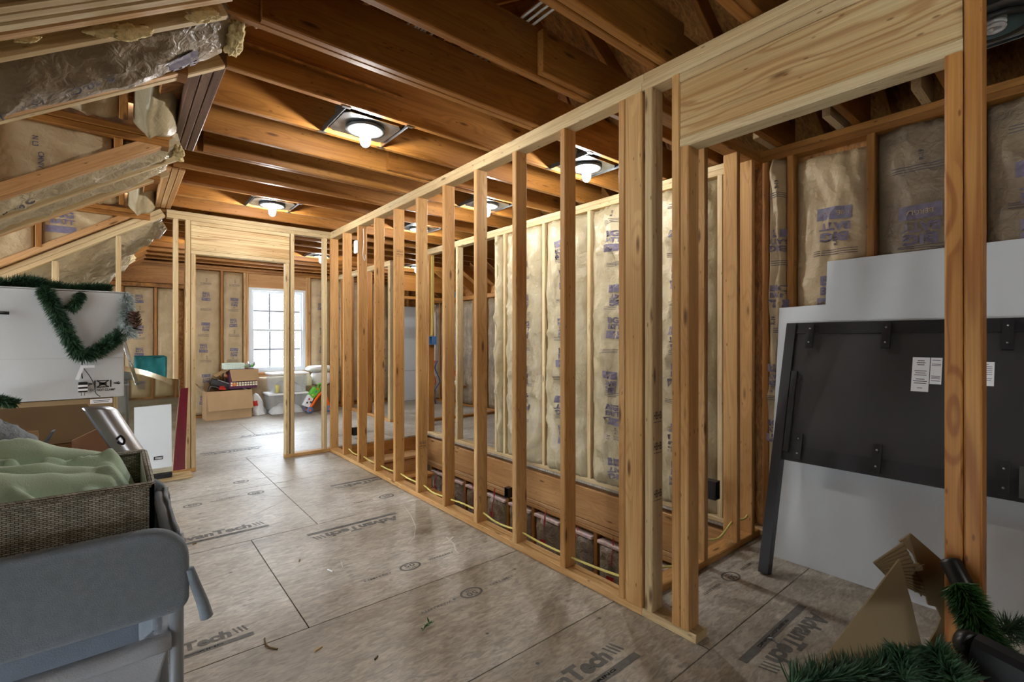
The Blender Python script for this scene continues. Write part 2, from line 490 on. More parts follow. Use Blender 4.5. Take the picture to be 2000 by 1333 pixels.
# ------------------------------------------------------------------ insulation batts
def batt(name, O, U, V, N, w, h, bulge, mat, parent, seed=0, wr=.008, nu=18, nv=44, depth=.06, pinch=.5, labels=None, droop=0., ends=True, fold=1.0, square=2.0, rag=0.):
    """paper-faced batt: sheet in the plane O + U*s*w + V*t*h, bulging along N; prints follow the same surface"""
    O, U, V, N = Vector(O), Vector(U).normalized(), Vector(V).normalized(), Vector(N).normalized()
    def surf(x, y, off=0.):
        s = min(1, max(0, x/w)); t = min(1, max(0, y/h))
        e = 1-abs(2*s-1)**(2*square)
        pe = min(1., min(t, 1-t)*h/.10); pe = 1-pinch*(1-pe)**2
        d = bulge*e*pe
        q = noise.noise((s*2.2+seed*3.1, y*2.0, seed*1.7))
        d += bulge*.35*q*e
        wob = .25*noise.noise((x*3, y*1.3, seed*4.4))
        c1 = 1-abs(noise.noise(((x+wob*.12)*13+y*2.4*fold, y*2.3-x*2+seed, seed*5.3)))*2
        c2 = 1-abs(noise.noise((x*26-y*7*fold, y*6+x*5+seed, seed*2.9+4)))*2
        d += wr*(max(0, c1)**2*1.25+c2*.22)*(.3+.7*e)
        c3 = 1-abs(noise.noise((x*3.4+y*2.2*fold+seed, y*1.7-x*3+seed*2, seed*9.1)))*2
        d += wr*1.3*max(0, c3)**4*e
        d += droop*e*math.sin(math.pi*t)
        return O+U*x+V*y+N*(d+off)
    vs = []; fs = []
    for j in range(nv+1):
        for i in range(nu+1):
            y = h*j/nv
            if rag and j in (0, nv):
                y += (1 if j else -1)*rag*noise.noise((i*.9, seed*7.7, j*.1))
            vs.append(surf(w*i/nu, y) if 0 <= y <= h else surf(w*i/nu, min(h, max(0, y)))+V*(y-min(h, max(0, y))))
    W = nu+1
    for j in range(nv):
        for i in range(nu):
            fs.append((j*W+i, j*W+i+1, (j+1)*W+i+1, (j+1)*W+i))
    ring = [i for i in range(W)] + [j*W+nu for j in range(1, nv+1)] + [nv*W+i for i in range(nu-1, -1, -1)] + [j*W for j in range(nv-1, 0, -1)]
    b0 = len(vs)
    for i in ring:
        vs.append(vs[i]-N*((vs[i]-O).dot(N)+depth))
    n = len(ring)
    for k in range(n):
        fs.append((ring[k], b0+k, b0+(k+1) % n, ring[(k+1) % n]))
    if U.cross(V).dot(N) < 0:
        fs = [tuple(reversed(f)) for f in fs]
    me = bpy.data.meshes.new(name)
    c = sum(vs, Vector())/len(vs)
    me.from_pydata([tuple(v-c) for v in vs], [], fs); me.materials.append(M[mat])
    me.materials.append(M['wool'])
    for k, p in enumerate(me.polygons):
        p.use_smooth = True
        if k >= nv*nu: p.material_index = 1 if mat != 'lowkraft' else 0
    o = bpy.data.objects.new(name, me); o.location = c
    link(o, parent)
    if labels:
        flip = U.cross(V).dot(N) < 0
        fn = (lambda x, y: surf(x, y, .0065))
        V_, F_, FM_ = text_on(fn, labels)
        if flip: F_ = [tuple(reversed(f)) for f in F_]
        mesh_obj('printed_marking', V_, F_, None, o, loc=c, mats=['ink', 'inkd', 'inkr', 'kraft'], fmat=FM_)
    return o

def big_batt_labels(w, h, seed, start=.15, step=.46, mirror=False, scale=1.0, ox=0.):
    """rows of the BIG BATT print with the purple bar, turned in turn up and down, and small print lines"""
    rnd = random.Random(seed); L = []
    y = start; k = seed % 2
    sx = -1 if mirror else 1
    while y < h-.18:
        cx = w*.5+ox+rnd.uniform(-.02, .03)
        rot = math.pi if k % 2 else 0.
        sg = -1 if k % 2 else 1
        rot += rnd.uniform(-.06, .06)
        a = .13*scale
        L += [('BIG', cx, y+sg*.105*scale, a*.92*sx, .045*scale, rot, 0), ('BATT', cx+.004, y+sg*.052*scale, a*sx, .038*scale, rot, 0),
              ('bar', cx, y-sg*.012*scale, a*1.15, .062*scale, rot, 0), ('FIBERGLAS', cx, y-sg*.012*scale, a*1.0*sx, .020*scale, rot, 3)]
        yy = y+step*.55
        if yy < h-.1:
            for q in range(3):
                L.append(('line', cx, yy+q*.013, .19*scale, .0035, rnd.uniform(-.03, .03), 1))
            if rnd.random() < .7:
                L.append(('R-19', cx+.01, yy+.075, .05*sx, .02, math.pi/2, 1))
        y += step; k += 1
    return L

# ------------------------------------------------------------------ floor
FL = struct('floor')
PT = .019
HX0, HX1, HY0, HY1 = 1.905, 3.2, 1.46, 5.68        # stair opening
def panel(x0, x1, y0, y1):
    g = .0022
    x0 += g; x1 -= g; y0 += g; y1 -= g
    if x1-x0 < .02 or y1-y0 < .02: return
    box('subfloor_panel', x0, x1, y0, y1, -PT, 0, 'floor', FL, bev=.0015)
rows = [-2.6, -1.41, -.21, .983, 2.181, 3.367, 4.561, 5.755, 6.95, 8.145, 9.34]
offs = [.0, 1.05, .642, 1.9, .9, .642, 1.053, .3, 1.4, .2]
offs[4] = .642; offs[3] = 1.86
offs[4], offs[5] = .645, 1.053
for r in range(len(rows)-1):
    y0, y1 = rows[r], rows[r+1]
    x = offs[r]-2.44*2
    xs = []
    while x < 5.4:
        xs.append(x); x += 2.44
    xs = [-3.4]+[q for q in xs if -3.3 < q < 5.2]+[5.3]
    for a, b in zip(xs[:-1], xs[1:]):
        # cut the stair opening out of the sheet
        ys = sorted(set([y0, y1]+[q for q in (HY0, HY1) if y0 < q < y1]))
        for c, d in zip(ys[:-1], ys[1:]):
            if d <= HY0+1e-4 or c >= HY1-1e-4:
                panel(a, b, c, d)
            else:
                if a < HX0: panel(a, min(b, HX0), c, d)
                if b > HX1: panel(max(a, HX1), b, c, d)
box('subfloor_base', -3.4, HX0-.03, -2.6, 9.34, -.25, -PT-.002, 'edge', FL)
box('subfloor_base', HX0-.03, 5.3, HY1+.04, 9.34, -.25, -PT-.002, 'edge', FL)
box('subfloor_base', HX0-.03, 5.3, -2.6, HY0-.04, -.25, -PT-.002, 'edge', FL)
box('subfloor_base', HX1+.04, 5.3, HY0-.04, HY1+.04, -.25, -PT-.002, 'edge', FL)

def floor_print(items, cx, cy, rot=0.):
    c, s = math.cos(rot), math.sin(rot)
    V, F, FM = text_on(lambda x, y: Vector((cx+x*c-y*s, cy+x*s+y*c, .0008)), items)
    mesh_obj('printed_marking', V, F, None, FL, loc=(cx, cy, 0), mats=['inkf', 'floor'], fmat=FM)
def logo(cx, cy, rot=0., w=.62):
    k = w/.62
    floor_print([('AdvanTech', -.03*k, .035*k, .50*k, .075*k, 0, 0), ('bar', 0, -.045*k, .62*k, .034*k, 0, 0),
                 ('SUBFLOORING', .02*k, -.045*k, .30*k, .013*k, 0, 1), ('\\\\\\', .26*k, .035*k, .07*k, .06*k, 0, 0)], cx, cy, rot)
def stamp(cx, cy, rot=0.):
    floor_print([('ring', 0, 0, .125, .09, 0, 0), ('50', 0, .008, .06, .034, 0, 0), ('YEAR', 0, -.022, .05, .013, 0, 0),
                 ('LIMITED', -.19, 0, .15, .017, 0, 0), ('WARRANTY', .20, 0, .17, .017, 0, 0)], cx, cy, rot)
PI = math.pi
for a in [(1.25, 3.17, PI), (.48, 3.60, 0), (1.30, 1.20, 0), (2.20, .82, PI), (1.72, 4.12, PI), (1.0, 6.2, PI), (1.5, 7.0, 0), (.2, 2.33, 0, .5), (3.7, 6.2, 0), (2.5, 6.3, 0)]:
    logo(*a)
for a in [(1.255, 2.41, 0), (1.36, 1.965, PI), (2.52, 1.215, PI), (.435, 4.35, 0), (.875, 4.38, PI), (1.668, 3.61, 0), (.84, 4.80, 0)]:
    stamp(*a)

M['chalk'] = plain('chalk_scuff', srgb(206, 204, 198), .8, noise_amt=.2, nscale=60)
def scuff(pts, w=.006):
    pts = [Vector(p) for p in pts]; vs = []; fs = []
    for i, p in enumerate(pts):
        d = (pts[min(i+1, len(pts)-1)]-pts[max(i-1, 0)]).normalized(); n_ = Vector((-d.y, d.x, 0))*w*.5*(.35+.65*math.sin(math.pi*(i+.3)/len(pts)))
        vs += [p+n_+Vector((0, 0, .0007)), p-n_+Vector((0, 0, .0007))]
    for i in range(len(pts)-1): fs.append((2*i+1, 2*i+3, 2*i+2, 2*i))
    mesh_obj('chalk_scuff', vs, fs, 'chalk', FL, loc=pts[0])
for P, w in (([(1.62, 2.62, 0), (1.60, 2.50, 0), (1.56, 2.42, 0), (1.55, 2.37, 0)], .010), ([(1.66, 2.60, 0), (1.60, 2.56, 0), (1.55, 2.55, 0)], .014), ([(1.67, 3.30, 0), (1.62, 3.1, 0), (1.55, 2.9, 0), (1.46, 2.75, 0), (1.38, 2.68, 0)], .005), ([(1.30, 2.28, 0), (1.33, 2.20, 0), (1.35, 2.14, 0)], .006),
             ([(.98, 2.72, 0), (.96, 2.64, 0)], .005), ([(.65, 3.75, 0), (.9, 3.95, 0), (1.15, 4.1, 0)], .006), ([(.9, 3.45, 0), (1.1, 3.6, 0), (1.2, 3.62, 0)], .008), ([(.7, 4.6, 0), (.95, 4.2, 0), (1.2, 4.0, 0)], .005), ([(1.0, 5.2, 0), (1.2, 4.7, 0), (1.3, 4.4, 0)], .007), ([(.5, 3.3, 0), (.72, 3.34, 0)], .006)):
    scuff(P, w)

# ------------------------------------------------------------------ stairwell partition (long stud wall) with the doorway
S = .0381; D = .089
XA = 1.844
ZB = .038; ZT = 2.405; ZTT = 2.481
WA = struct('wall_stairwell')
lumber('bottom_plate', (XA+D/2, 1.30, .019), (XA+D/2, 5.535, .019), S, D, 'stud', WA, up=(0, 0, 1))
lumber('bottom_plate', (XA+D/2, 1.035, .019), (XA+D/2, 1.298, .019), S, D, 'new', WA)
lumber('top_plate', (XA+D/2, 1.30, ZT+.019), (XA+D/2, 5.54, ZT+.019), S, D, 'new', WA)
lumber('top_plate', (XA+D/2, 1.29, ZT+.057), (XA+D/2, 5.45, ZT+.057), S, D, 'new', WA)
lumber('top_plate', (XA+D/2, -1.6, ZT+.019), (XA+D/2, 1.298, ZT+.019), S, D, 'new', WA)
lumber('top_plate', (XA+D/2, -1.6, ZT+.057), (XA+D/2, 1.288, ZT+.057), S, D, 'new', WA)
Y0A = 1.787
for k in range(9):
    y = Y0A+.4064*k
    post('stud', XA, XA+D, y, y+S, ZB, ZT, 'stud', WA)
post('stud', XA, XA+D, 5.44, 5.44+S, ZB, ZT, 'stud', WA)
# built-up post where the short end wall meets
post('stud', XA, XA+D, 1.396, 1.432, ZB, ZT, 'stud', WA)
post('stud', XA, XA+.045, 1.300, 1.394, ZB, ZT, 'stud', WA)
post('stud', XA+.002, XA+D, 1.247, 1.286, ZB, ZT, 'new', WA)
# doorway: king, trimmer, header
post('king_stud', XA, XA+D, 1.110, 1.148, ZB, ZT, 'stud', WA)
post('trimmer_stud', XA, XA+D, 1.070, 1.108, ZB, 2.086, 'stud', WA)
post('king_stud', XA-.004, XA+D, .186, .2235, 0.0, ZT, 'jamb', WA)
post('trimmer_stud', XA-.004, XA+D, .2255, .2645, 0.0, 2.086, 'jamb', WA)
lumber('header_plate', (XA+D/2, .2255, 2.105), (XA+D/2, 1.108, 2.105), S, D, 'new', WA)
lumber('header_plate', (XA+D/2, .2255, 2.384), (XA+D/2, 1.108, 2.384), S, D, 'new', WA)
lumber('header_plank', (XA+.022, .2265, 2.2445), (XA+.022, 1.1075, 2.2445), .239, S, 'header', WA)
lumber('header_plank', (XA+.068, .2265, 2.2445), (XA+.068, 1.1075, 2.2445), .239, S, 'header', WA)
for y in (-.22, -.63, -1.04, -1.45):
    post('stud', XA, XA+D, y, y+S, ZB, ZT, 'stud', WA)
lumber('bottom_plate', (XA+D/2, -1.6, .019), (XA+D/2, .185, .019), S, D, 'stud', WA)

# ------------------------------------------------------------------ short wall closing the near end of the stairwell
WF = struct('wall_stairwell_end')
YF = 1.35
lumber('bottom_plate', (XA+D+.001, YF+D/2, .019), (3.198, YF+D/2, .019), S, D, 'stud', WF)
lumber('top_plate', (XA+D+.001, YF+D/2, ZT+.019), (3.198, YF+D/2, ZT+.019), S, D, 'joist', WF)
lumber('top_plate', (XA+D+.001, YF+D/2, ZT+.057), (3.198, YF+D/2, ZT+.057), S, D, 'joist', WF)
for x in (2.03, 2.50, 2.885, 3.085):
    post('stud', x, x+S, YF, YF+D, ZB, ZT, 'stud', WF)

# ------------------------------------------------------------------ crossing wall with the doorway to the window room
WC = struct('wall_crossing')
YC = 5.45
lumber('bottom_plate', (1.372, YC+D/2, .019), (XA-.001, YC+D/2, .019), S, D, 'stud', WC)
lumber('bottom_plate', (-1.6, YC+D/2, .019), (.572, YC+D/2, .019), S, D, 'stud', WC)
lumber('top_plate', (.345, YC+D/2, ZT+.019), (XA-.001, YC+D/2, ZT+.019), S, D, 'new', WC)
lumber('top_plate', (.345, YC+D/2, ZT+.057), (XA-.001, YC+D/2, ZT+.057), S, D, 'new', WC)
for x in (.396, .490, 1.424, 1.77, 1.806-.0):
    if x < 1.8: post('stud', x, x+S, YC, YC+D, ZB, ZT, 'new', WC)
post('trimmer_stud', .533, .571, YC, YC+D, ZB, 2.085, 'new', WC)
post('trimmer_stud', 1.374, 1.412, YC, YC+D, ZB, 2.085, 'new', WC)
lumber('header_plate', (.531, YC+D/2, 2.105), (1.414, YC+D/2, 2.105), S, D, 'new', WC)
lumber('header_plate', (.531, YC+D/2, 2.385), (1.414, YC+D/2, 2.385), S, D, 'new', WC)
lumber('header_plank', (.532, YC+.022, 2.245), (1.413, YC+.022, 2.245), .239, S, 'header', WC)
lumber('header_plank', (.532, YC+.068, 2.245), (1.413, YC+.068, 2.245), .239, S, 'header', WC)
SL = .65; X1 = .338; ZU1 = 2.45
def zu(x): return ZU1+SL*(x-X1)
def zpl(x): return 2.415+SL*(x-X1)
ca = math.cos(math.atan(SL)); sa = math.sin(math.atan(SL))
NRM = Vector((-sa, 0, ca))
for k in range(2):
    o = NRM*(.019+.0385*k)
    p0 = Vector((-2.0, YC+D/2, zpl(-2.0)))+o; p1 = Vector((.335, YC+D/2, zpl(.335)))+o
    lumber('sloped_plate', p0, p1, S, D, 'new', WC, up=NRM)
for x in (-.02, -.426, -.832, -1.24):
    post('stud', x, x+S, YC, YC+D, ZB, zpl(x), 'new', WC)

# ------------------------------------------------------------------ ceiling: joists, roof over them
CE = struct('ceiling')
JB = 2.486; JH = .235
JX = [2.035+.4064*k for k in range(-9, 18)]
for i, y in enumerate(JX):
    lumber('joist', (.30, y+S/2, JB+JH/2), (3.42, y+S/2, JB+JH/2), JH, S, 'joist', CE)
for y in (2.035-.04, 1.22-.04, 3.66-.04):
    lumber('joist', (.42, y+S/2, JB+JH/2), (2.0, y+S/2, JB+JH/2), JH, S, 'joist', CE)
for y in (1.63, .82, 3.25):
    lumber('joist_scab', (1.5, y-.021, JB+.11), (2.3, y-.021, JB+.11), .20, S, 'joist', CE)
for i, y in enumerate(JX):
    if y > 5.3:
        lumber('joist', (3.40, y+S/2+.04, JB+JH/2), (4.5, y+S/2+.04, JB+JH/2), JH, S, 'joist', CE)
# roof: rafters above the joists, ridge, sheathing
RF = struct('ceiling_roof')
RX = 2.5; RZ = zu(RX)
RD = .14
NRR = Vector((sa, 0, ca))
for k in range(-9, 18):
    y = 2.035+.4064*k+.04+S/2
    a = Vector((.42, y, zu(.42)))+NRM*RD/2; b = Vector((RX-.02, y, zu(RX-.02)))+NRM*RD/2
    lumber('rafter', a, b, RD, S, 'joist', RF, up=NRM)
    a = Vector((5.32, y, RZ-SL*(5.32-RX)))+NRR*RD/2; b = Vector((RX+.02, y, RZ-SL*.02))+NRR*RD/2
    lumber('rafter', a, b, RD, S, 'joist', RF, up=NRR)
    if k % 2 == 0:
        lumber('collar_tie', (1.75, y-.04, 3.42), (3.25, y-.04, 3.42), .09, S, 'joist', RF)
        lumber('web_strut', (1.3, y-.04, 2.73), (1.75, y-.04, 3.40), .09, S, 'joist', RF, up=(0, 1, 0))
        lumber('web_strut', (3.35, y-.04, 2.73), (2.75, y-.04, 3.62), .09, S, 'joist', RF, up=(0, 1, 0))
lumber('ridge_board', (RX, -2.6, RZ+.1), (RX, 9.34, RZ+.1), .2, S, 'joist', RF)
def sheath(x0, z0, x1, z1, y0, y1, n, par, name='sheathing_panel'):
    a = Vector((x0, 0, z0))+n*(RD+.002); b = Vector((x1, 0, z1))+n*(RD+.002)
    lo = min(y0, y1)
    vs = []
    for off in (0, .012):
        for (p, yy) in ((a, y0), (b, y0), (b, y1), (a, y1)):
            q = p+n*off; vs.append(Vector((q.x, yy, q.z)))
    fs = [(0, 1, 2, 3), (7, 6, 5, 4), (0, 4, 5, 1), (1, 5, 6, 2), (2, 6, 7, 3), (3, 7, 4, 0)]
    return mesh_obj(name, vs, fs, 'osb', par, loc=sum(vs, Vector())/8)
for (y0, y1) in ((-2.6, 1.2), (1.2, 3.6), (3.6, 6.0), (6.0, 9.34)):
    for (xa, xb) in ((.62, 1.5), (1.5, RX+.085)):
        sheath(xa-.004, zu(xa-.004), xb+.004, zu(xb+.004), y0-.004, y1+.004, NRM, RF)
    for (xa, xb) in ((RX-.075, 3.5), (3.5, 4.6), (4.6, 5.45)):
        sheath(xb+.004, RZ-SL*(xb+.004-RX), xa-.004, RZ-SL*(xa-.004-RX), y0-.004, y1+.004, NRR, RF)

# ------------------------------------------------------------------ left roof slope with two dormers
WL = struct('wall_left')
XE = -2.9
def rafter(y0, x0=XE, x1=.30, mat='rafter', w=RD, n=1, off=0.):
    for k in range(n):
        y = y0+S/2+k*(S+.001)
        a = Vector((x0, y, zu(x0)))+NRM*(w/2+off); b = Vector((x1, y, zu(x1)))+NRM*(w/2+off)
        lumber('rafter', a, b, w, S, mat, WL, up=NRM)
for y in (-2.2, -1.79, -1.38, -.98, -.57, -.16, .24, .65, 1.05, 1.38):
    rafter(y)
rafter(1.700, n=2, mat='new'); rafter(1.786, mat='new'); rafter(1.832); rafter(1.952, mat='new')
rafter(2.399, x1=.36, w=.07, mat='new'); rafter(2.357, x1=.20, w=.07)
rafter(3.31, n=2, x1=.22, w=.062, mat='rafter')
rafter(3.72, mat='new'); rafter(4.048, x1=.27, w=.07, mat='new'); rafter(4.09, x1=.20, w=.07)
rafter(5.41, x1=.27, off=.055, w=.05)
for y in (5.56, 5.97, 6.37, 6.78, 7.19, 7.59, 8.0, 8.41, 8.81):
    rafter(y, mat='joist')
# slope sheathing outside the dormers
for (y0, y1) in ((-2.6, .2), (.2, 2.36), (3.40, 4.05), (5.47, 7.4), (7.4, 9.34)):
    sheath(-3.3, zu(-3.3), -1.296, zu(-1.296), y0-.004, y1+.004, NRM, WL)
    sheath(-1.304, zu(-1.304), .62, zu(.62), y0-.004, y1+.004, NRM, WL)
for (y0, y1) in ((2.36, 3.40), (4.05, 5.47)):
    sheath(.24, zu(.24), .62, zu(.62), y0+.002, y1-.002, NRM, WL)
# headers that carry the cut rafters over each dormer
for (y0, y1, zb) in ((2.438, 3.66, 2.475), (4.13, 5.40, 2.475)):
    for k, x in enumerate((.272, .312, .352)):
        lumber('dormer_header', (x, y0, zb+.10), (x, y1-.0, zb+.10), .2, S-.001, 'webwood' if y0 < 3 else 'rafter', WL)
def dormer(y0, y1, far_mat):
    zp = 2.352                                   # underside of the dormer plates
    yc = (y0+y1)/2
    for yw, sg in ((y1+S/2+.02, 1), (y0-S/2-.02, -1)):
        for k in range(2):
            lumber('dormer_plate', (-2.3, yw, zp+.019+.0385*k), (.22-.0*k, yw, zp+.019+.0385*k), S, D, 'joist', WL)
        for x in (-.52, -.02, -1.05, -1.6, -2.1):
            zb = zu(x)+(.075 if y0 < 3 else .125)
            if zp-zb > .03:
                post('cheek_stud', x, x+S, yw-.035, yw+.035, zb, zp, 'joist', WL)
    # dormer roof: rafters in the y-z plane, meeting over the middle
    zt = zp+.078; rise = .75
    for x in (-2.2, -1.75, -1.3, -.85, -.42, .02):
        for sg, yw in ((1, y1+.02), (-1, y0-.02)):
            a = Vector((x, yw, zt+.07)); b = Vector((x, yc+sg*.02, zt+.07+rise*abs(yw-yc)))
            lumber('dormer_rafter', a, b, .14, S, 'joist', WL, up=(0, 0, 1))
    for sg, yw in ((1, y1+.06), (-1, y0-.06)):
        a = Vector((0, yw, zt+.145)); b = Vector((0, yc, zt+.145+rise*abs(yw-yc)))
        vs = [Vector((x, q.y, q.z+d)) for d in (0, .012) for (x, q) in ((-2.4, a), (1.2, a), (1.2, b), (-2.4, b))]
        mesh_obj('sheathing_panel', vs, [(0, 1, 2, 3), (7, 6, 5, 4), (0, 4, 5, 1), (1, 5, 6, 2), (2, 6, 7, 3), (3, 7, 4, 0)], 'osb', WL, loc=vs[0])
    # cheek sheathing and front wall with its window opening
    for yw in (y1+.075, y0-.087):
        vs = [Vector((x, yw+d, z)) for d in (0, .012) for (x, z) in ((-2.4, zu(-2.4)+.05), (.24, zu(.24)+.05), (.24, zp+.28), (-2.4, zp+.28))]
        mesh_obj('sheathing_panel', vs, [(0, 1, 2, 3), (7, 6, 5, 4), (0, 4, 5, 1), (1, 5, 6, 2), (2, 6, 7, 3), (3, 7, 4, 0)], 'osb', WL, loc=vs[0])
    xw = -2.4; zw0, zw1 = 1.05, 2.2; a, b = y0+.12, y1-.12
    for (ya, yb, za, zb) in ((y0-.09, a, .5, 2.5), (b, y1+.09, .5, 2.5), (a, b, .5, zw0), (a, b, zw1, 2.5)):
        box('sheathing_panel', xw-.012, xw, ya, yb, za, zb, 'osb', WL)
    vs = [Vector((xw-d, y, z)) for d in (0, .012) for (y, z) in ((y0-.09, 2.5), (y1+.09, 2.5), (yc, 2.5+rise*(y1-y0+.18)/2))]
    mesh_obj('gable_panel', vs, [(0, 1, 2), (5, 4, 3), (0, 3, 4, 1), (1, 4, 5, 2), (2, 5, 3, 0)], 'osb', WL, loc=vs[0])
    return (xw, a, b, zw0, zw1, zp, zt, yc, rise)
DM1 = dormer(2.437, 3.31, 'joist')
DM2 = dormer(4.13, 5.40, 'joist')

M['muntin'] = plain('backlit_grey_muntin', srgb(112, 120, 128), .5)  # white vinyl bars coloured grey, their backlit shade put into the colour
def window(name, c, ax, w, h, cols, rows, nrm, mat='vinyl'):
    """double-hung window: c lower-left corner, ax horizontal unit vector, nrm towards the room"""
    e = struct(name)
    c = Vector(c); ax = Vector(ax); nrm = Vector(nrm); up = Vector((0, 0, 1))
    def bar(nm, a0, a1, z0, z1, d0, d1, m=mat):
        vs = [c+ax*a+up*z+nrm*d for d in (d0, d1) for (a, z) in ((a0, z0), (a1, z0), (a1, z1), (a0, z1))]
        return mesh_obj(nm, vs, [(0, 3, 2, 1), (4, 5, 6, 7), (0, 1, 5, 4), (1, 2, 6, 5), (2, 3, 7, 6), (3, 0, 4, 7)], m, e, loc=sum(vs, Vector())/8)
    f = .045
    bar('jamb', 0, f, 0, h, -.05, .03); bar('jamb', w-f, w, 0, h, -.05, .03)
    bar('head_jamb', f, w-f, h-f, h, -.05, .03); bar('window_sill', f, w-f, 0, f, -.05, .04)
    for (z0, z1, d) in ((f, h/2+.015, .0), (h/2-.015, h-f, -.028)):
        s = .035
        bar('sash_rail', f, w-f, z0, z0+s, d-.012, d+.016); bar('sash_rail', f, w-f, z1-s, z1, d-.012, d+.016)
        bar('sash_stile', f, f+s, z0+s, z1-s, d-.012, d+.016); bar('sash_stile', w-f-s, w-f, z0+s, z1-s, d-.012, d+.016)
        x0, x1 = f+s, w-f-s; a0, a1 = z0+s, z1-s
        for i in range(cols):
            for j in range(rows):
                pa = x0+(x1-x0)*i/cols; pb = x0+(x1-x0)*(i+1)/cols; qa = a0+(a1-a0)*j/rows; qb = a0+(a1-a0)*(j+1)/rows
                bar('pane', pa+.006, pb-.006, qa+.006, qb-.006, d, d+.004, 'glass')
        for i in range(1, cols):
            x = x0+(x1-x0)*i/cols
            bar('muntin', x-.010, x+.010, a0, a1, d-.003, d+.007, 'muntin')
        for j in range(1, rows):
            z = a0+(a1-a0)*j/rows
            bar('muntin', x0, x1, z-.010, z+.010, d-.0025, d+.0065, 'muntin')
    return e
for i, dm in enumerate((DM1, DM2)):
    xw, a, b, z0, z1 = dm[:5]
    window('window_%d' % (i+2), (xw, a, z0), (0, 1, 0), b-a, z1-z0, 2, 2, (1, 0, 0))

# ------------------------------------------------------------------ far wall with the window
WD = struct('wall_far')
YD = 9.15
WX0, WX1, WZ0, WZ1 = 1.72, 2.65, .70, 2.165
FZT = 2.405
def far_stud(x, z0=ZB, z1=FZT, mat='joist'):
    post('stud', x, x+S, YD, YD+D, z0, z1, mat, WD)
lumber('bottom_plate', (-1.2, YD+D/2, .019), (5.1, YD+D/2, .019), S, D, 'joist', WD)
for k in range(2):
    lumber('top_plate', (.1, YD+D/2, FZT+.019+.0385*k), (5.1, YD+D/2, FZT+.019+.0385*k), S, D, 'joist', WD)
window('window_1', (WX0, YD+.05, WZ0), (1, 0, 0), WX1-WX0, WZ1-WZ0, 3, 2, (0, -1, 0))
for x in (WX0-.042, WX1+.004):
    far_stud(x, mat='rafter')
for x in (WX0-.082, WX1+.044):
    far_stud(x, mat='rafter')
lumber('header_plank', (WX0-.002, YD+.02, 2.285), (WX1+.002, YD+.02, 2.285), .235, S, 'rafter', WD)
lumber('window_plate', (WX0-.002, YD+D/2-.01, WZ0-.022), (WX1+.002, YD+D/2-.01, WZ0-.022), S, D+.02, 'rafter', WD)
lumber('window_plate', (WX0-.002, YD+D/2-.01, WZ0-.062), (WX1+.002, YD+D/2-.01, WZ0-.062), S, D, 'rafter', WD)
fs_x = [.22, .62, .98, 1.3, 3.05, 3.45, 3.85, 4.25, 4.65]
fs_x = [-.45, -.05, .36, .71, .78, 1.12, 1.30, 3.10, 3.5, 3.9, 4.3, 4.7]
for x in (-.35, .02, .42, .70, .80, 1.30, 3.10, 3.5, 3.9, 4.3, 4.7):
    far_stud(x)
lumber('header_plank', (-.45, YD-.02, 2.27), (.80, YD-.02, 2.27), .27, S, 'joist', WD)
lumber('header_strip', (-.45, YD-.025, 2.10), (.80, YD-.025, 2.10), .06, .05, 'osb', WD)
for (xa, xb) in ((-3.3, WX0), (WX1, 5.4)):
    box('wall_sheathing', xa, xb, YD+D+.002, YD+D+.014, -.2, 4.0 if xa > 0 else 3.2, 'osb', WD)
box('wall_sheathing', WX0, WX1, YD+D+.002, YD+D+.014, -.2, WZ0, 'osb', WD)
box('wall_sheathing', WX0, WX1, YD+D+.002, YD+D+.014, WZ1, 4.2, 'osb', WD)
def fb(x0, x1, z0, z1, seed, mat='kraft', lab=True, step=.40, start=.2, scale=.72):
    w = x1-x0
    batt('insulation_batt', (x0, YD+.02, z0), (1, 0, 0), (0, 0, 1), (0, -1, 0), w, z1-z0, .05, mat, WD, seed, .006,
         labels=big_batt_labels(w, z1-z0, seed, start, step, scale=scale) if lab else None, nu=12, nv=36)
fb(-.31, .015, .05, 2.06, 1); fb(.06, .415, .05, 2.06, 2); fb(.46, .695, .05, 2.06, 3, lab=False); fb(.842, 1.295, .05, 2.39, 4, step=.42, scale=.8); fb(1.342, 1.63, .05, 2.39, 5, step=.42, scale=.8)
fb(2.74, 3.09, .05, 2.39, 6); fb(3.14, 3.49, .05, 2.39, 7); fb(3.54, 3.89, .05, 2.39, 8); fb(3.94, 4.29, .05, 2.39, 9)
batt('insulation_batt', (WX0, YD-.01, .05), (1, 0, 0), (0, 0, 1), (0, -1, 0), WX1-WX0, .57, .07, 'kraft', WD, 11, .02, labels=big_batt_labels(.9, .57, 3, .2, .3), nu=24, nv=20)

# ------------------------------------------------------------------ outer stair wall / right wall
WB = struct('wall_right')
XB = 3.2
lumber('bottom_plate', (XB+D/2, -2.2, .019), (XB+D/2, 5.74, .019), S, D, 'new', WB)
lumber('top_plate', (XB+D/2, 1.40, ZT+.019), (XB+D/2, 5.74, ZT+.019), S, D, 'new', WB)
lumber('top_plate', (XB+D/2, -2.2, ZT+.019), (XB+D/2, 1.398, ZT+.019), S, D, 'joist', WB)
lumber('top_plate', (XB+D/2, 1.38, ZT+.057), (XB+D/2, 4.10, ZT+.057), S, D, 'new', WB)
lumber('top_plate', (XB+D/2, -2.2, ZT+.057), (XB+D/2, 1.378, ZT+.057), S, D, 'joist', WB)
lumber('top_plate', (XB+D/2, 4.10, ZT+.057), (XB+D/2, 5.74, ZT+.057), S, D, 'new', WB)
for y in (5.62, 4.925, 4.135, 3.99, 3.375, 2.79, 2.19, 1.60, 1.44, 1.30, 1.155, .745, .315, -.10, -.51, -.92, -1.33, -1.74):
    post('stud', XB, XB+D, y, y+S, ZB, ZT, 'new' if 1.5 < y < 5 else 'joist', WB)
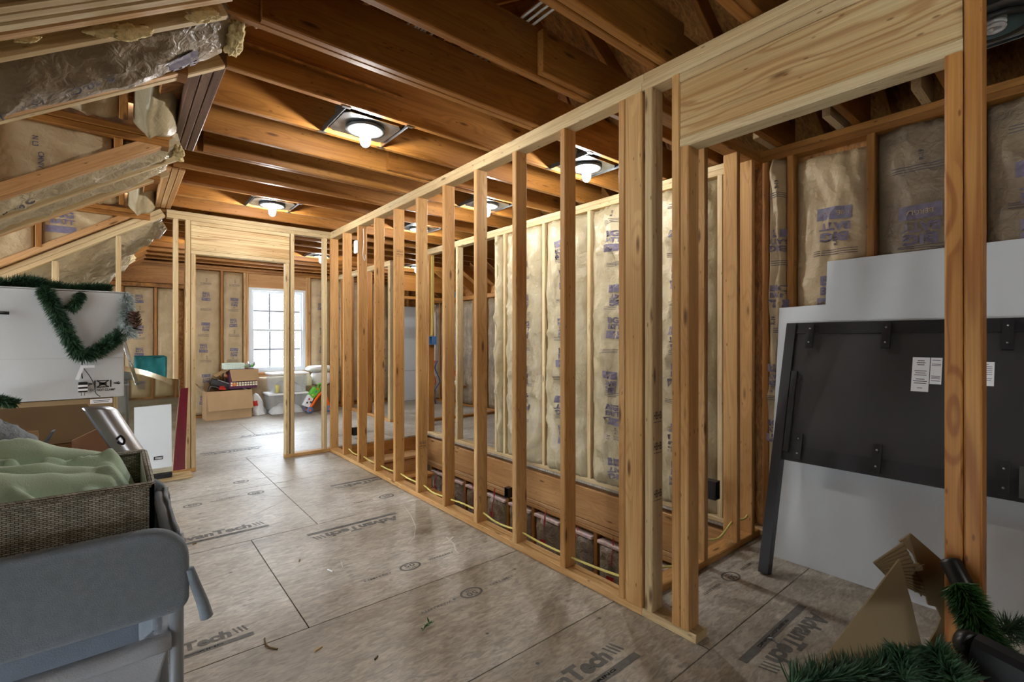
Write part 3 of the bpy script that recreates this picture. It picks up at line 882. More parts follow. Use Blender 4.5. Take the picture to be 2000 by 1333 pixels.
def bb(y0, y1, seed, mat='kraft_bright', z0=.04, z1=2.39, bulge=.06, wr=.030, lab=True, step=.36, start=.2, ox=0., x=XB+.045, sc=1.0, pinch=.5):
    w = y1-y0
    batt('insulation_batt', (x, y1, z0), (0, -1, 0), (0, 0, 1), (-1, 0, 0), w, z1-z0, bulge, mat, WB, seed, wr,
         labels=big_batt_labels(w, z1-z0, seed, start, step, ox=ox, scale=sc) if lab else None, nu=20, nv=64, pinch=pinch, depth=.07)
bb(3.42, 3.985, 21, ox=.04); bb(2.83, 3.37, 22, start=.3); bb(2.235, 2.785, 23); bb(1.645, 2.185, 24)
bb(1.195, 1.295, 25, 'kraft', bulge=.06, sc=.8, step=.42, x=XB+.03); bb(.79, 1.15, 26, 'kraft', start=.45, step=.5, sc=1.15, z1=2.36, wr=.016, bulge=.03, x=XB+.06); bb(.36, .74, 27, 'kraft_dark', step=.42, sc=1.2, z1=2.40, bulge=.03, wr=.014, x=XB+.06); bb(-.06, .31, 28, 'kraft_dark', sc=1.1, bulge=.03, wr=.014, x=XB+.06); bb(-.47, -.10, 29, 'kraft_dark', bulge=.03, wr=.014, x=XB+.06); bb(-.88, -.51, 30, 'kraft_dark', bulge=.03, wr=.014, x=XB+.06)
bb(4.03, 4.13, 31, lab=False, bulge=.05)
# floor edge under that wall, plates and the storey below
lumber('rim_board', (XB+.02, 1.47, -.195), (XB+.02, 5.66, -.195), .285, S, 'rafter', WB)
lumber('lower_plate', (XB+.045, 1.47, -.36), (XB+.045, 5.66, -.36), S, D, 'rafter', WB)
lumber('lower_plate', (XB+.045, 1.47, -.40), (XB+.045, 5.66, -.40), S, D, 'rafter', WB)
for i in range(11):
    y = 1.5+i*.4064
    post('lower_stud', XB+.005, XB+.085, y, y+S, -2.7, -.42, 'joist', WB)
    if i < 10:
        w = .4064-S-.006
        labs = [('bar', w*.45, 2.05-.05*(i % 3), .07, .05, .1*(i % 2), 2), ('line', w*.5, 2.2, .008, .25, 0, 2), ('PINK', w*.5, 1.9, .14, .05, math.pi, 2), ('line', w*.5, 1.75, .2, .006, 0, 2), ('R-13', w*.5, 1.62, .12, .05, 0, 2)]
        batt('insulation_batt', (XB+.04, y+S+.003+w, -2.7), (0, -1, 0), (0, 0, 1), (-1, 0, 0), w, 2.22, .04, 'lowkraft', WB, 50+i, .02, nu=14, nv=40, labels=labs)
        box('batt_edge', XB-.014, XB+.06, y+S+.01, y+S+w-.01, -.490, -.462, 'pink', WB, bev=.006)
box('wall_sheathing', XB+D+.002, XB+D+.014, -2.2, 3.99, 0.002, 2.48, 'osb', WB)
box('lower_wall', XB+.095, XB+.11, 1.3, 5.8, -2.8, -.02, 'osb', WB)

# ------------------------------------------------------------------ stairs
ST = struct('stairs')
lumber('stair_header', (HX0+.02, HY1+.02, -.14), (HX1-.01, HY1+.02, -.14), .235, S, 'joist', ST)
x0, x1 = 1.95, 3.0
for k in range(12):
    y1s = HY1-.002-.255*k; z = -.19*(k+1)
    if y1s < 2: break
    box('tread', x0, x1, y1s-.285, y1s-.002, z-.03, z, 'jamb' if k else 'rafter', ST, bev=.004)
    box('riser', x0, x1-.02, y1s-.258, y1s-.24, z-.19, z-.032, 'rafter', ST)
for x in (x0-.03, x1-.025):
    a = Vector((x, HY1-.02, -.36)); b = Vector((x, HY1-.255*11, -.36-.19*11))
    lumber('stringer', a, b, .24, S, 'joist', ST)
lumber('stair_trimmer', (XA+.05, HY0-.01, -.15), (XA+.05, HY1, -.15), .25, S, 'joist', ST)
box('lower_wall', XA-.03, XA-.01, HY0-.1, HY1, -2.8, -.28, 'board', ST)
box('lower_floor', XA-.03, XB+.1, HY0-.2, HY1+.2, -2.82, -2.80, 'floor', ST)
box('lower_wall', XA-.03, XB+.1, HY0-.06, HY0-.04, -2.8, -.03, 'board', ST)
box('lower_wall', XA-.03, XB+.1, HY1+.05, HY1+.07, -2.8, -.26, 'board', ST)

# ------------------------------------------------------------------ bath alcove beyond the stair: partition, knee wall
WP = struct('wall_partition')
for k in range(2):
    lumber('top_plate', (XB+D/2, 6.80, ZT+.019+.0385*k), (XB+D/2, 9.14, ZT+.019+.0385*k), S, D, 'new', WP)
lumber('bottom_plate', (XB+D/2, 6.80, .019), (XB+D/2, 9.14, .019), S, D, 'stud', WP)
for y in (6.80, 6.84, 7.25, 7.66, 8.06, 8.47, 8.88):
    post('stud', XB, XB+D, y, y+S, ZB, ZT, 'new' if y < 6.9 else 'joist', WP)
WK = struct('wall_knee')
XK = 5.1
lumber('bottom_plate', (XK+D/2, 1.5, .019), (XK+D/2, 9.14, .019), S, D, 'joist', WK)
lumber('top_plate', (XK+D/2, 1.5, 2.06), (XK+D/2, 9.14, 2.06), S*2, D, 'joist', WK)
for i in range(19):
    y = 1.6+.4064*i
    post('stud', XK, XK+D, y, y+S, ZB, 2.02, 'joist', WK)
    if 4 < i < 18:
        w = .36
        batt('insulation_batt', (XK+.04, y+S+.002+w, .05), (0, -1, 0), (0, 0, 1), (-1, 0, 0), w, 1.95, .05, 'kraft_dark', WK, 70+i, .012, nu=10, nv=26, labels=big_batt_labels(w, 1.95, i, .3, .5) if i % 2 else None)
box('wall_sheathing', XK+D+.05, XK+D+.062, -2.6, 9.3, -.2, 2.3, 'osb', WK)
lumber('header_plank', (3.9, 7.9, 2.30), (5.0, 7.9, 2.30), .285, S, 'joist', WK)
lumber('alcove_plate', (3.85, 7.9, 2.03), (5.05, 7.9, 2.03), .05, D, 'joist', WK)
post('stud', 4.86, 4.90, 7.86, 7.95, 0.0, 2.0, 'rafter', WK)
lumber('alcove_plate', (3.6, 6.5, .019), (5.05, 6.5, .019), S, D, 'joist', WK)

# ------------------------------------------------------------------ wall behind the camera
WBK = struct('wall_back')
YB = -2.2
lumber('top_plate', (.3, YB-.045, ZT+.02), (3.2, YB-.045, ZT+.02), S*2, D, 'new', WBK)
for i in range(14):
    x = -1.9+.4064*i
    zt = min(2.4, zu(x)-.02)
    post('stud', x, x+S, YB-D, YB, 0.0, zt, 'joist', WBK)
    if zt > .6 and i < 13:
        batt('insulation_batt', (x+S+.002, YB-.045, .05), (1, 0, 0), (0, 0, 1), (0, 1, 0), .36, min(2.3, zt-.08), .05, 'kraft', WBK, 90+i, .008, nu=8, nv=20, labels=big_batt_labels(.36, min(2.3, zt-.08), i, .3, .45) if i % 2 else None)
box('wall_sheathing', -3.4, 5.4, YB-D-.02, YB-D-.005, -.2, 4.1, 'osb', WBK)

# ------------------------------------------------------------------ recessed lights between the joists
M['can_in'] = plain('can_reflector', srgb(104, 124, 124), .45, metal=.3)
M['gasket'] = plain('dark_gasket', srgb(70, 72, 72), .5, metal=.5)
M['fiber'] = plain('junction_card', srgb(176, 150, 110), .7)
def downlight(x, y, label, lit=True, hw=.184, bulbtype='led'):
    t = thing('recessed_light', label, 'ceiling light', (x, y, JB), group='recessed ceiling lights')
    zr = JB-.008
    # plate with a round opening
    n = 32; R0 = .092; px, py = .165, .14
    vs = []; fs = []
    for k in range(n):
        a = 2*PI*k/n; c, s = math.cos(a), math.sin(a)
        m = min(px/max(abs(c), 1e-6), py/max(abs(s), 1e-6))
        for z in (zr+.012, zr+.016):
            vs += [Vector((x+R0*c, y+R0*s, z)), Vector((x+m*c, y+m*s, z))]
    for k in range(n):
        j = (k+1) % n
        fs += [(4*k, 4*k+1, 4*j+1, 4*j), (4*k+2, 4*j+2, 4*j+3, 4*k+3), (4*k+1, 4*k+3, 4*j+3, 4*j+1)]
    mesh_obj('mounting_plate', vs, fs, 'galv', t, loc=(x, y, zr))
    lathe('housing_can', [(.093, .014), (.091, 0), (.091, .15), (.02, .17), (0, .17)], 'galvd', t, (x, y, zr), cap=False)
    lathe('reflector', [(.088, -.002), (.084, .10), (.05, .14), (0, .145)], 'can_in', t, (x, y, zr), cap=False)
    lathe('rim_ring', [(.088, -.004), (.108, -.006), (.110, .006), (.100, .016), (.090, .016), (.088, -.004)], 'gasket', t, (x, y, zr), cap=False)
    for sx in (-1, 1):
        bx = x+sx*.18
        lumber('hanger_bar', (bx, y-hw, zr+.020), (bx, y+hw, zr+.020), .030, .006, 'gasket' if sx < 0 else 'galv', t, ch=.001)
        for sy in (-1, 1):
            box('nail_tab', bx-.022, bx+.022, y+sy*(hw+.008)-.010, y+sy*(hw+.008)+.010, JB-.004, JB-.001, 'galv', t)
    box('junction_box', x-.155, x-.10, y-.05, y+.05, zr+.018, zr+.11, 'galvd', t, bev=.004)
    box('wiring_label', x-.098, x-.096, y-.03, y+.03, zr+.03, zr+.09, 'fiber', t)
    lathe('socket', [(.026, .075), (.026, .135), (.018, .142)], 'white', t, (x, y, zr))
    if bulbtype == 'led':
        lathe('bulb_neck', [(.016, .072), (.022, .05), (.026, .0)], 'white', t, (x, y, zr), cap=True)
        lathe('bulb', [(.0265, .0), (.031, -.03), (.0315, -.06), (.026, -.083), (.014, -.095), (0, -.098)], 'bulb_on' if lit else 'white', t, (x, y, zr), cap=False, seg=16)
        if lit:
            ld = bpy.data.lights.new('bulb_light', 'POINT'); ld.energy = BULB_W; ld.shadow_soft_size = .022; ld.color = (1.0, .98, .945)
            lo = bpy.data.objects.new('bulb_light', ld); lo.location = (x, y, zr-.062); link(lo, t)
    return t
downlight(1.10, 2.664, 'lit recessed can light nearest the camera, above the open floor')
downlight(1.07, 4.696, 'lit recessed can light just before the crossing wall doorway')
downlight(2.55, 2.258, 'lit recessed can light over the stairwell beside the built-up post')
downlight(2.58, 3.477, 'middle lit recessed can light over the stairwell')
downlight(2.55, 4.696, 'farthest lit recessed can light over the stairwell')
downlight(3.85, 7.174, 'recessed can light in the bath alcove ceiling')
downlight(1.10, -1.4, 'recessed can light near the back wall')  # added out of view to lift the light in the near area
downlight(2.28, 7.134, 'recessed can light in the window room, on the stair side')
downlight(.95, 7.134, 'recessed can light in the window room above the header line')  # added twin of the stair-side fixture, brightens this room's floor from out of view

# ------------------------------------------------------------------ batts on the left slope and in the dormers
SD = Vector((ca, 0, sa))                     # up the slope
SN = Vector((sa, 0, -ca))                    # down into the room
def slope_batt(y0, y1, x0, x1, seed, mat='kraft_dark', bulge=.05, wr=.015, off=.05, nv=60, labels=None, droop=0., rag=0., square=2., pinch=.5, fold=1.):
    O = Vector((x0, y0, zu(x0)))-SN*off
    L = (x1-x0)/ca
    return batt('insulation_batt', O, (0, 1, 0), SD, SN, y1-y0, L, bulge, mat, WL, seed, wr, nu=20, nv=nv, labels=labels, droop=droop, rag=rag, square=square, depth=.06, pinch=pinch, fold=fold)
# the big sagging roll between two rafters
slope_batt(1.995, 2.385, -2.0, .34, 101, 'kraft_dark', .085, .014, off=.085, nv=110, droop=.035, rag=.02, square=1.2, pinch=.15,
           labels=[('R 30 C', .17, 2.28, .14, .035, -PI/2, 1), ('15 1/4 IN', .19, 2.05, .16, .03, -PI/2, 1), ('8X48', .24, 1.75, .07, .03, -PI/2, 1), ('BIG', .27, 2.62, .10, .05, -PI/2, 0), ('bar', .20, 2.60, .05, .12, 0, 0)])
slope_batt(1.874, 1.948, -2.0, -.22, 102, 'kraft_dark', .02, .01, off=.05, rag=.05)
slope_batt(1.420, 1.698, -2.0, .2, 103, 'kraft_dark', .06, .02)
slope_batt(3.40, 3.72, -2.0, .30, 104, 'foil', .05, .018, off=.065, nv=80, square=1.3, labels=[('R 30 C', .15, 1.9, .15, .035, PI/2, 1)])
slope_batt(3.76, 4.045, -2.0, .26, 105, 'foil', .05, .018, off=.065, nv=80, square=1.3)
for i, (a, b) in enumerate(((5.605, 5.965), (6.01, 6.365), (6.42, 6.775), (6.82, 7.185), (7.23, 7.585), (7.64, 7.995), (8.04, 8.40))):
    slope_batt(a, b, -2.0, .30-.06*i-.04*(i % 2), 110+i, 'foil', .07, .03, off=.0, nv=70, rag=.12, square=1.4, fold=2.)
for i, y in enumerate((-2.16, -1.75, -1.34, -.94, -.53, -.12, .28, .69, 1.09)):
    slope_batt(y+.01, y+.33, -2.4, .2, 130+i, 'kraft_dark', .05, .012, nv=24)
# cheeks: triangles of faced batt beyond the studs
def cheek(y, x0, x1, zp, seed, mat, lab, lift=.075):
    V = []; F = []; n = 26; m = 16
    def disp(x, z):
        a = min(1, max(0, (x-x0)/(x1-x0)))
        e = math.sin(PI*a)**.5
        return .012*e+.012*(1-abs(noise.noise((x*6+seed, z*7, seed)))*2)*e
    for d0 in (0, 1):
        for j in range(m+1):
            for i in range(n+1):
                x = x0+(x1-x0)*i/n
                zb = zu(x)+lift
                z = zb+(max(zp, zb+.01)-zb)*j/m
                V.append(Vector((x, y+.03 if d0 else y-disp(x, z), z)))
    W = n+1; K = W*(m+1)
    for j in range(m):
        for i in range(n):
            f = (j*W+i, j*W+i+1, (j+1)*W+i+1, (j+1)*W+i)
            F.append(f); F.append(tuple(K+q for q in reversed(f)))
    rg = [i for i in range(W)]+[j*W+n for j in range(1, m+1)]+[m*W+i for i in range(n-1, -1, -1)]+[j*W for j in range(m-1, 0, -1)]
    for k in range(len(rg)):
        a, b = rg[k], rg[(k+1) % len(rg)]; F.append((a, K+a, K+b, b))
    c = sum(V, Vector())/len(V)
    o = mesh_obj('insulation_batt', V, F, mat, WL, smooth=True, loc=c)
    if lab:
        Vt, Ft, FM = text_on(lambda a, b: Vector((a, y-disp(a, b)-.004, b)), lab)
        mesh_obj('printed_marking', Vt, Ft, None, o, loc=c, mats=['ink', 'inkd', 'inkr', 'kraft'], fmat=FM)
zp1 = DM1[5]
cheek(3.355, -.48, -.03, zp1, 3, 'kraft', [('N L3', -.32, 2.255, .05, .022, -PI/2, 1), ('CMNIV', -.30, 2.165, .085, .022, -PI/2, 1)])
cheek(3.355, .02, .20, zp1, 4, 'kraft_dark', None)
cheek(3.355, -1.02, -.53, zp1, 5, 'kraft', None)
cheek(5.44, -.48, -.03, zp1, 6, 'kraft', [('BIG', -.36, 2.30, .14, .05, 0, 0), ('BATT', -.36, 2.243, .15, .04, 0, 0), ('bar', -.37, 2.18, .19, .055, 0, 0)], .12)
cheek(5.44, .02, .20, zp1, 7, 'kraft_dark', None, .12)
cheek(5.44, -1.02, -.53, zp1, 8, 'kraft', [('BIG', -.8, 2.1, .13, .05, 0, 0), ('BATT', -.8, 2.04, .15, .04, 0, 0)], .12)
# dormer ceiling batts on the far pitch
def dorm_batt(dm, y1, x0, x1, seed, mat='kraft', bulge=.05, drop=0.):
    zt, yc, rise = dm[6], dm[7], dm[8]
    v = Vector((0, -1, rise)).normalized(); n = Vector((0, -rise, -1)).normalized()
    O = Vector((x0, y1+.02, zt+.05-drop))
    L = (y1-yc)*math.sqrt(1+rise*rise)
    batt('insulation_batt', O, (1, 0, 0), v, n, x1-x0, L, bulge, mat, WL, seed, .03, nu=20, nv=20, square=1.4)
for dm, y1 in ((DM1, 3.31), (DM2, 5.40)):
    dorm_batt(dm, y1, -.81, -.43, 150, 'kraft_dark'); dorm_batt(dm, y1, -.38, .015, 151, 'kraft'); dorm_batt(dm, y1, .062, .255, 152, 'kraft_bright', .13, .02)
# torn wool tufts hanging by the rafters
def tuft(c, r, seed, ax=(1, .2, .65)):
    bm = bmesh.new(); bmesh.ops.create_icosphere(bm, subdivisions=4, radius=1)
    q = Vector((1, 0, 0)).rotation_difference(Vector(ax).normalized()).to_matrix()
    for v in bm.verts:
        p = v.co.copy()
        k = 1+.45*noise.noise(p*1.6+Vector((seed, 0, 0)))+.22*noise.noise(p*4+Vector((0, seed, 0)))+.12*noise.noise(p*9)
        v.co = q @ Vector((p.x*r*1.9*k, p.y*r*.5*k, p.z*r*.75*k))
    me = bpy.data.meshes.new('wool_tuft'); bm.to_mesh(me); bm.free(); me.materials.append(M['wool'])
    for p in me.polygons: p.use_smooth = True
    o = bpy.data.objects.new('wool_tuft', me); o.location = c
    link(o, WL)
tuft((.03, 1.93, zu(.03)-.01), .030, 1); tuft((-.03, 1.925, zu(-.03)+.01), .026, 5); tuft((.22, 1.92, zu(.22)+.0), .03, 9); tuft((-.2, 1.91, zu(-.2)+.02), .016, 12)
tuft((.36, 2.19, zu(.34)+.03), .06, 17, (0, 1, 0)); tuft((.28, 3.55, zu(.28)+.0), .06, 19, (0, 1, .2))

# ------------------------------------------------------------------ loose things
CY, SY = math.cos(YAW), math.sin(YAW)
def at(u, v, X=None, Y=None, Z=None, d=None):
    """point of the place that lies on the given plane along a sight line of the photograph (2000 x 1333)"""
    t = (u-1000)/929.57
    a, b, c = SY+CY*t, CY-SY*t, (663.65-v)/929.57
    k = X/a if X is not None else Y/b if Y is not None else (Z-CAMH)/c if Z is not None else d
    return Vector((a*k, b*k, CAMH+c*k))

def prism(name, pts, thick, nrm, mat, parent=None, loc=None):
    """flat outline given thickness"""
    pts = [Vector(p) for p in pts]; n = Vector(nrm).normalized()*thick; m = len(pts)
    vs = pts+[p+n for p in pts]
    fs = [tuple(reversed(range(m))), tuple(range(m, 2*m))]+[(i, (i+1) % m, m+(i+1) % m, m+i) for i in range(m)]
    me = mesh_obj(name, vs, fs, mat, parent, loc=loc if loc is not None else sum(pts, Vector())/m)
    bm = bmesh.new(); bm.from_mesh(me.data); bmesh.ops.recalc_face_normals(bm, faces=bm.faces[:]); bm.to_mesh(me.data); bm.free()
    return me

def grid_surf(name, fn, nu, nv, mat, parent=None, closed_u=False, thick=0., loc=None):
    vs = [Vector(fn(i/nu, j/nv)) for j in range(nv+1) for i in range(nu+1)]
    W = nu+1
    fs = [(j*W+i, j*W+i+1, (j+1)*W+i+1, (j+1)*W+i) for j in range(nv) for i in range(nu)]
    o = mesh_obj(name, vs, fs, mat, parent, smooth=True, loc=loc if loc is not None else vs[0])
    if thick:
        md = o.modifiers.new('thickness', 'SOLIDIFY'); md.thickness = thick; md.offset = 0
    return o

def carton(root, x0, x1, y0, y1, z0, z1, mat, t=.006, flaps=(), nm='body', open_top=True):
    """open or closed corrugated box: four walls, bottom and flaps as parts of root (local metres, axis aligned)"""
    bm = bmesh.new()
    def bx(a0, a1, b0, b1, c0, c1):
        r = bmesh.ops.create_cube(bm, size=1)
        for v in r['verts']:
            v.co = Vector(((a0+a1)/2+v.co.x*(a1-a0), (b0+b1)/2+v.co.y*(b1-b0), (c0+c1)/2+v.co.z*(c1-c0)))
    if open_top:
        V = [(x0, y0), (x1, y0), (x1, y1), (x0, y1)]; I = [(x0+t, y0+t), (x1-t, y0+t), (x1-t, y1-t), (x0+t, y1-t)]
        vs = [bm.verts.new((a, b, z0)) for a, b in V]+[bm.verts.new((a, b, z1)) for a, b in V]+[bm.verts.new((a, b, z1)) for a, b in I]+[bm.verts.new((a, b, z0+t)) for a, b in I]
        bm.faces.new([vs[i] for i in (3, 2, 1, 0)])
        for i in range(4):
            j = (i+1) % 4
            bm.faces.new([vs[k] for k in (i, j, 4+j, 4+i)]); bm.faces.new([vs[k] for k in (4+i, 4+j, 8+j, 8+i)]); bm.faces.new([vs[k] for k in (8+i, 8+j, 12+j, 12+i)])
        bm.faces.new([vs[i] for i in (12, 13, 14, 15)])
    else:
        bx(x0, x1, y0, y1, z0, z1)
    me = bpy.data.meshes.new(nm); bm.to_mesh(me); bm.free(); me.materials.append(M[mat])
    o = bpy.data.objects.new(nm, me); COL.objects.link(o); o.parent = root
    for (pts, fm) in flaps:
        pts = [Vector(p) for p in pts]
        n = (pts[1]-pts[0]).cross(pts[2]-pts[0]).normalized()
        vs = pts+[p+n*t for p in pts]; m = len(pts)
        fs = [tuple(reversed(range(m))), tuple(range(m, 2*m))]+[(i, (i+1) % m, m+(i+1) % m, m+i) for i in range(m)]
        me = bpy.data.meshes.new('flap'); me.from_pydata([tuple(v) for v in vs], [], fs); me.materials.append(M[fm])
        f = bpy.data.objects.new('flap', me); COL.objects.link(f); f.parent = root
    return o

M['needle'] = plain('green_needles', srgb(58, 92, 62), .5, col2=srgb(34, 60, 44), nscale=30)
M['needle2'] = plain('bright_green_needles', srgb(60, 104, 52), .5, col2=srgb(36, 74, 38), nscale=30)
M['snow'] = plain('frosted_needles', srgb(222, 228, 230), .7, col2=srgb(120, 142, 130), nscale=45)
M['cone'] = plain('pine_cone', srgb(98, 70, 56), .6, col2=srgb(60, 42, 34), nscale=30)
def garland(name, label, path, r, n, mat='needle', seed=1, tip=None, cat='garland'):
    rnd = random.Random(seed)
    path = smooth_path(path, 8)
    t = thing(name, label, cat, tuple(path[0]))
    tube('wire_stem', path, .004, 'needle', t, seg=5)
    vs = []; fs = []
    for k in range(n):
        f = rnd.random()*(len(path)-1.001); i = int(f); p = path[i].lerp(path[i+1], f-i); d = (path[i+1]-path[i]).normalized()
        a = Vector((rnd.gauss(0, 1), rnd.gauss(0, 1), rnd.gauss(0, 1))); a -= d*a.dot(d); a.normalize()
        dr = (a+d*rnd.uniform(.1, .9)).normalized()
        L = r*rnd.uniform(.75, 1.15); w = .0011+.0007*rnd.random()
        s = dr.cross(Vector((rnd.random()-.5, rnd.random()-.5, rnd.random()-.5))).normalized()
        b = p+a*.004; m = b+dr*L*.6+Vector((0, 0, -.004)); e = b+dr*L+Vector((0, 0, -.012*rnd.random()))
        o = len(vs); vs += [b-s*w, b+s*w, m+s*w, m-s*w, e]
        fs += [(o, o+1, o+2, o+3), (o+3, o+2, o+4)]
    ob = mesh_obj('needles', vs, fs, mat, t, loc=path[0]); ob['kind'] = 'stuff'
    return t

# --- big white carton on a brown one, left
BY = 3.35
wb = thing('cardboard_box', 'big white cardboard box draped with green garland, on a brown box', 'box', (0, 0, 0))
zb0, zb1 = .958, 1.520
xb0, xb1 = -.93, .022
def add_box(root, nm, x0, x1, y0, y1, z0, z1, mat, bev=.004):
    return box(nm, x0, x1, y0, y1, z0, z1, mat, root, bev)
box('body', xb0, xb1, BY, BY+.46, zb0, zb1, 'cardw', wb, .006)
box('lid_edge', xb0-.004, xb1+.004, BY-.004, BY+.464, zb1+.0005, zb1+.006, 'cardw', wb, .002)
M['crease'] = plain('crease_shadow_paper', srgb(178, 180, 180), .7)
box('crease_shadow', xb0, xb1, BY-.0012, BY-.0002, 1.168, 1.172, 'crease', wb)  # seam crease drawn as a darker strip, its shadow put into the colour
fnw = lambda x, y: Vector((x, BY-.0016, y))
c0 = at(201, 750, Y=BY)
Vt, Ft, FM = text_on(fnw, [('DO NOT CLAMP', c0.x, c0.z-.033, .10, .012, 0, 0), ('bar', c0.x-.032, c0.z, .006, .038, 0, 0), ('bar', c0.x+.032, c0.z, .006, .038, 0, 0),
     ('bar', c0.x, c0.z+.017, .05, .005, 0, 0), ('bar', c0.x, c0.z-.017, .05, .005, 0, 0), ('bar', c0.x, c0.z, .062, .005, .62, 0), ('bar', c0.x, c0.z, .062, .005, -.62, 0), ('bar', c0.x, c0.z, .03, .014, 0, 0), ('<', c0.x+.055, c0.z, .024, .022, 0, 0), ('>', c0.x-.052, c0.z, .024, .022, 0, 0),
     ('bar', c0.x+.064, c0.z, .016, .006, 0, 0)])
M['inkblack'] = plain('black_print', srgb(40, 40, 42), .6)
mesh_obj('printed_marking', Vt, Ft, 'inkblack', wb, loc=c0)
bb_ = thing('cardboard_box', 'tall brown cardboard carton under the white box', 'box', (0, 0, 0))
box('body', xb0-.05, -.022, BY+.004, BY+.48, .0, zb0-.002, 'cardd', bb_, .006)
s0 = at(198, 784, Y=BY)
box('shipping_label', s0.x-.045, s0.x+.045, BY+.0022, BY+.0038, s0.z-.012, s0.z+.012, 'white', bb_)
Vt, Ft, FM = text_on(lambda x, y: Vector((x, BY+.0018, y)), [('line', s0.x, s0.z+.004, .07, .003, 0, 0), ('line', s0.x, s0.z-.004, .06, .003, 0, 0)])
mesh_obj('printed_marking', Vt, Ft, 'inkblack', bb_, loc=s0)
# garlands on the white box
G = [at(-40, 562, Y=3.42), at(40, 552, Y=3.42), at(75, 556, Y=3.40), at(130, 566, Y=3.44), at(180, 566, Y=3.48), at(208, 568, Y=3.5)]
garland('garland', 'green tinsel garland lying along the top of the white box', G, .05, 5200, seed=3)
G = [at(85, 562, Y=3.36), at(98, 585, Y=3.315), at(118, 625, Y=3.31), at(140, 668, Y=3.31), at(158, 692, Y=3.31), at(185, 688, Y=3.31), at(212, 670, Y=3.31), at(236, 652, Y=3.31)]
garland('garland', 'green garland hanging in a loop down the front of the white box', G, .044, 5200, seed=4)
G = [at(160, 573, Y=3.36), at(150, 590, Y=3.31), at(138, 602, Y=3.31)]
garland('garland', 'short green garland end dangling over the top edge of the white box', G, .03, 900, seed=5)
G = [at(-30, 780, Y=3.26), at(5, 783, Y=3.27), at(28, 788, Y=3.28)]
garland('garland', 'tuft of green garland poking out by the lower edge of the white box', G, .035, 1200, seed=6)
G = [at(243, 572, Y=3.38), at(248, 600, Y=3.35), at(246, 628, Y=3.32), at(252, 655, Y=3.31)]
sn = garland('frosted_sprig', 'frosted pine sprig with a cone at the corner of the white box', G, .042, 3600, 'snow', 7, cat='sprig')
for q, (u, v, du, dv) in enumerate(((262, 640, 18, 8), (268, 612, 6, -22), (258, 655, 10, 10))):
    pass
cc = at(262, 626, Y=3.31)
vs = []; fs = []
for k in range(64):
    h_ = k/64; an = k*2.4; rr = .022*math.sin(PI*(.12+.85*h_))**.7; zz = -.042+.084*h_
    b = cc+Vector((math.cos(an)*rr*.5, math.sin(an)*rr*.5, zz)); o_ = len(vs)
    rad = Vector((math.cos(an), math.sin(an), .45)); tg = Vector((-math.sin(an), math.cos(an), 0))
    e = b+rad*(.016+.01*(1-h_)); vs += [b-tg*.004, b+tg*.004, e+tg*.009, e-tg*.009, e+rad*.004+Vector((0, 0, .003)), b+Vector((0, 0, -.006))]
    fs += [(o_, o_+1, o_+2, o_+3), (o_+3, o_+2, o_+4), (o_, o_+3, o_+5), (o_+1, o_+5, o_+2), (o_+3, o_+2, o_+5)]
mesh_obj('pine_cone', vs, fs, 'cone', sn, loc=cc)
tube('sprig_stem', [at(255, 640, Y=3.31), at(277, 645, Y=3.29)], .005, 'black', sn, seg=6)
# plug and cord hanging from the garland
pc = thing('power_plug', 'black plug with tag hanging from garland cord against the white box', 'plug', tuple(at(162, 770, Y=3.335)))
tube('cord', smooth_path([at(159, 692, Y=3.33), at(161, 706, Y=3.335), at(159, 722, Y=3.337), at(161, 740, Y=3.337)], 5), .0025, 'black', pc, seg=5)
tube('cord', smooth_path([at(162, 718, Y=3.337), at(175, 735, Y=3.338), at(184, 752, Y=3.339), at(187, 768, Y=3.341), at(196, 775, Y=3.342)], 5), .0018, 'black', pc, seg=5)
q0 = at(162, 757, Y=3.335)
box('plug_body', q0.x-.018, q0.x+.018, 3.325, 3.345, q0.z-.026, q0.z+.028, 'black', pc, .004)
for dz in (-.012, .008):
    box('plug_band', q0.x-.019, q0.x+.019, 3.3235, 3.3255, q0.z+dz-.005, q0.z+dz+.005, 'white', pc)
for dx in (-.006, .006):
    box('prong', q0.x+dx-.0015, q0.x+dx+.0015, 3.332, 3.337, q0.z-.044, q0.z-.0265, 'chrome', pc)
q1 = at(156, 728, Y=3.335)
prism('paper_tag', [q1+Vector((.005, 0, .04)), q1+Vector((.018, 0, .03)), q1+Vector((-.004, 0, -.04)), q1+Vector((-.018, 0, -.035))], .002, (0, -1, 0), 'white', pc)
q1 = at(173, 716, Y=3.335)
box('paper_tag', q1.x-.024, q1.x+.024, 3.333, 3.335, q1.z-.008, q1.z+.006, 'white', pc)
tube_ = thing('black_rod', 'short black plastic rod end sticking out at the white box', 'rod', tuple(at(0, 612, Y=3.32)))
tube('rod', [at(-60, 609, Y=3.31), at(18, 612, Y=3.335)], .008, 'black', tube_, seg=8)

# --- changing table with a basket of blankets, lower left
M['grey'] = plain('grey_canvas', srgb(130, 142, 154), .85, spec=.2, noise_amt=.12, nscale=60, bump=.25, bscale=400, sheen=.2)
M['greyl'] = plain('pale_grey_canvas', srgb(176, 184, 194), .85, spec=.2, noise_amt=.1, nscale=20, bump=.2, bscale=300)
M['greytube'] = plain('grey_painted_tube', srgb(132, 138, 146), .4)
ct = thing('changing_table', 'grey canvas changing table with padded rounded end panel', 'changing table', (-.3, 1.45, 0))
def rrect(x0, x1, z0, z1, r, n=8, rb=None):
    rb = rb if rb is not None else r
    P = []
    for (cx, cz, a0, rr) in ((x1-rb, z0+rb, -PI/2, rb), (x1-r, z1-r, 0, r), (x0+r, z1-r, PI/2, r), (x0+rb, z0+rb, PI, rb)):
        for k in range(n+1):
            a = a0+k*PI/2/n; P.append((cx+rr*math.cos(a), cz+rr*math.sin(a)))
    return P
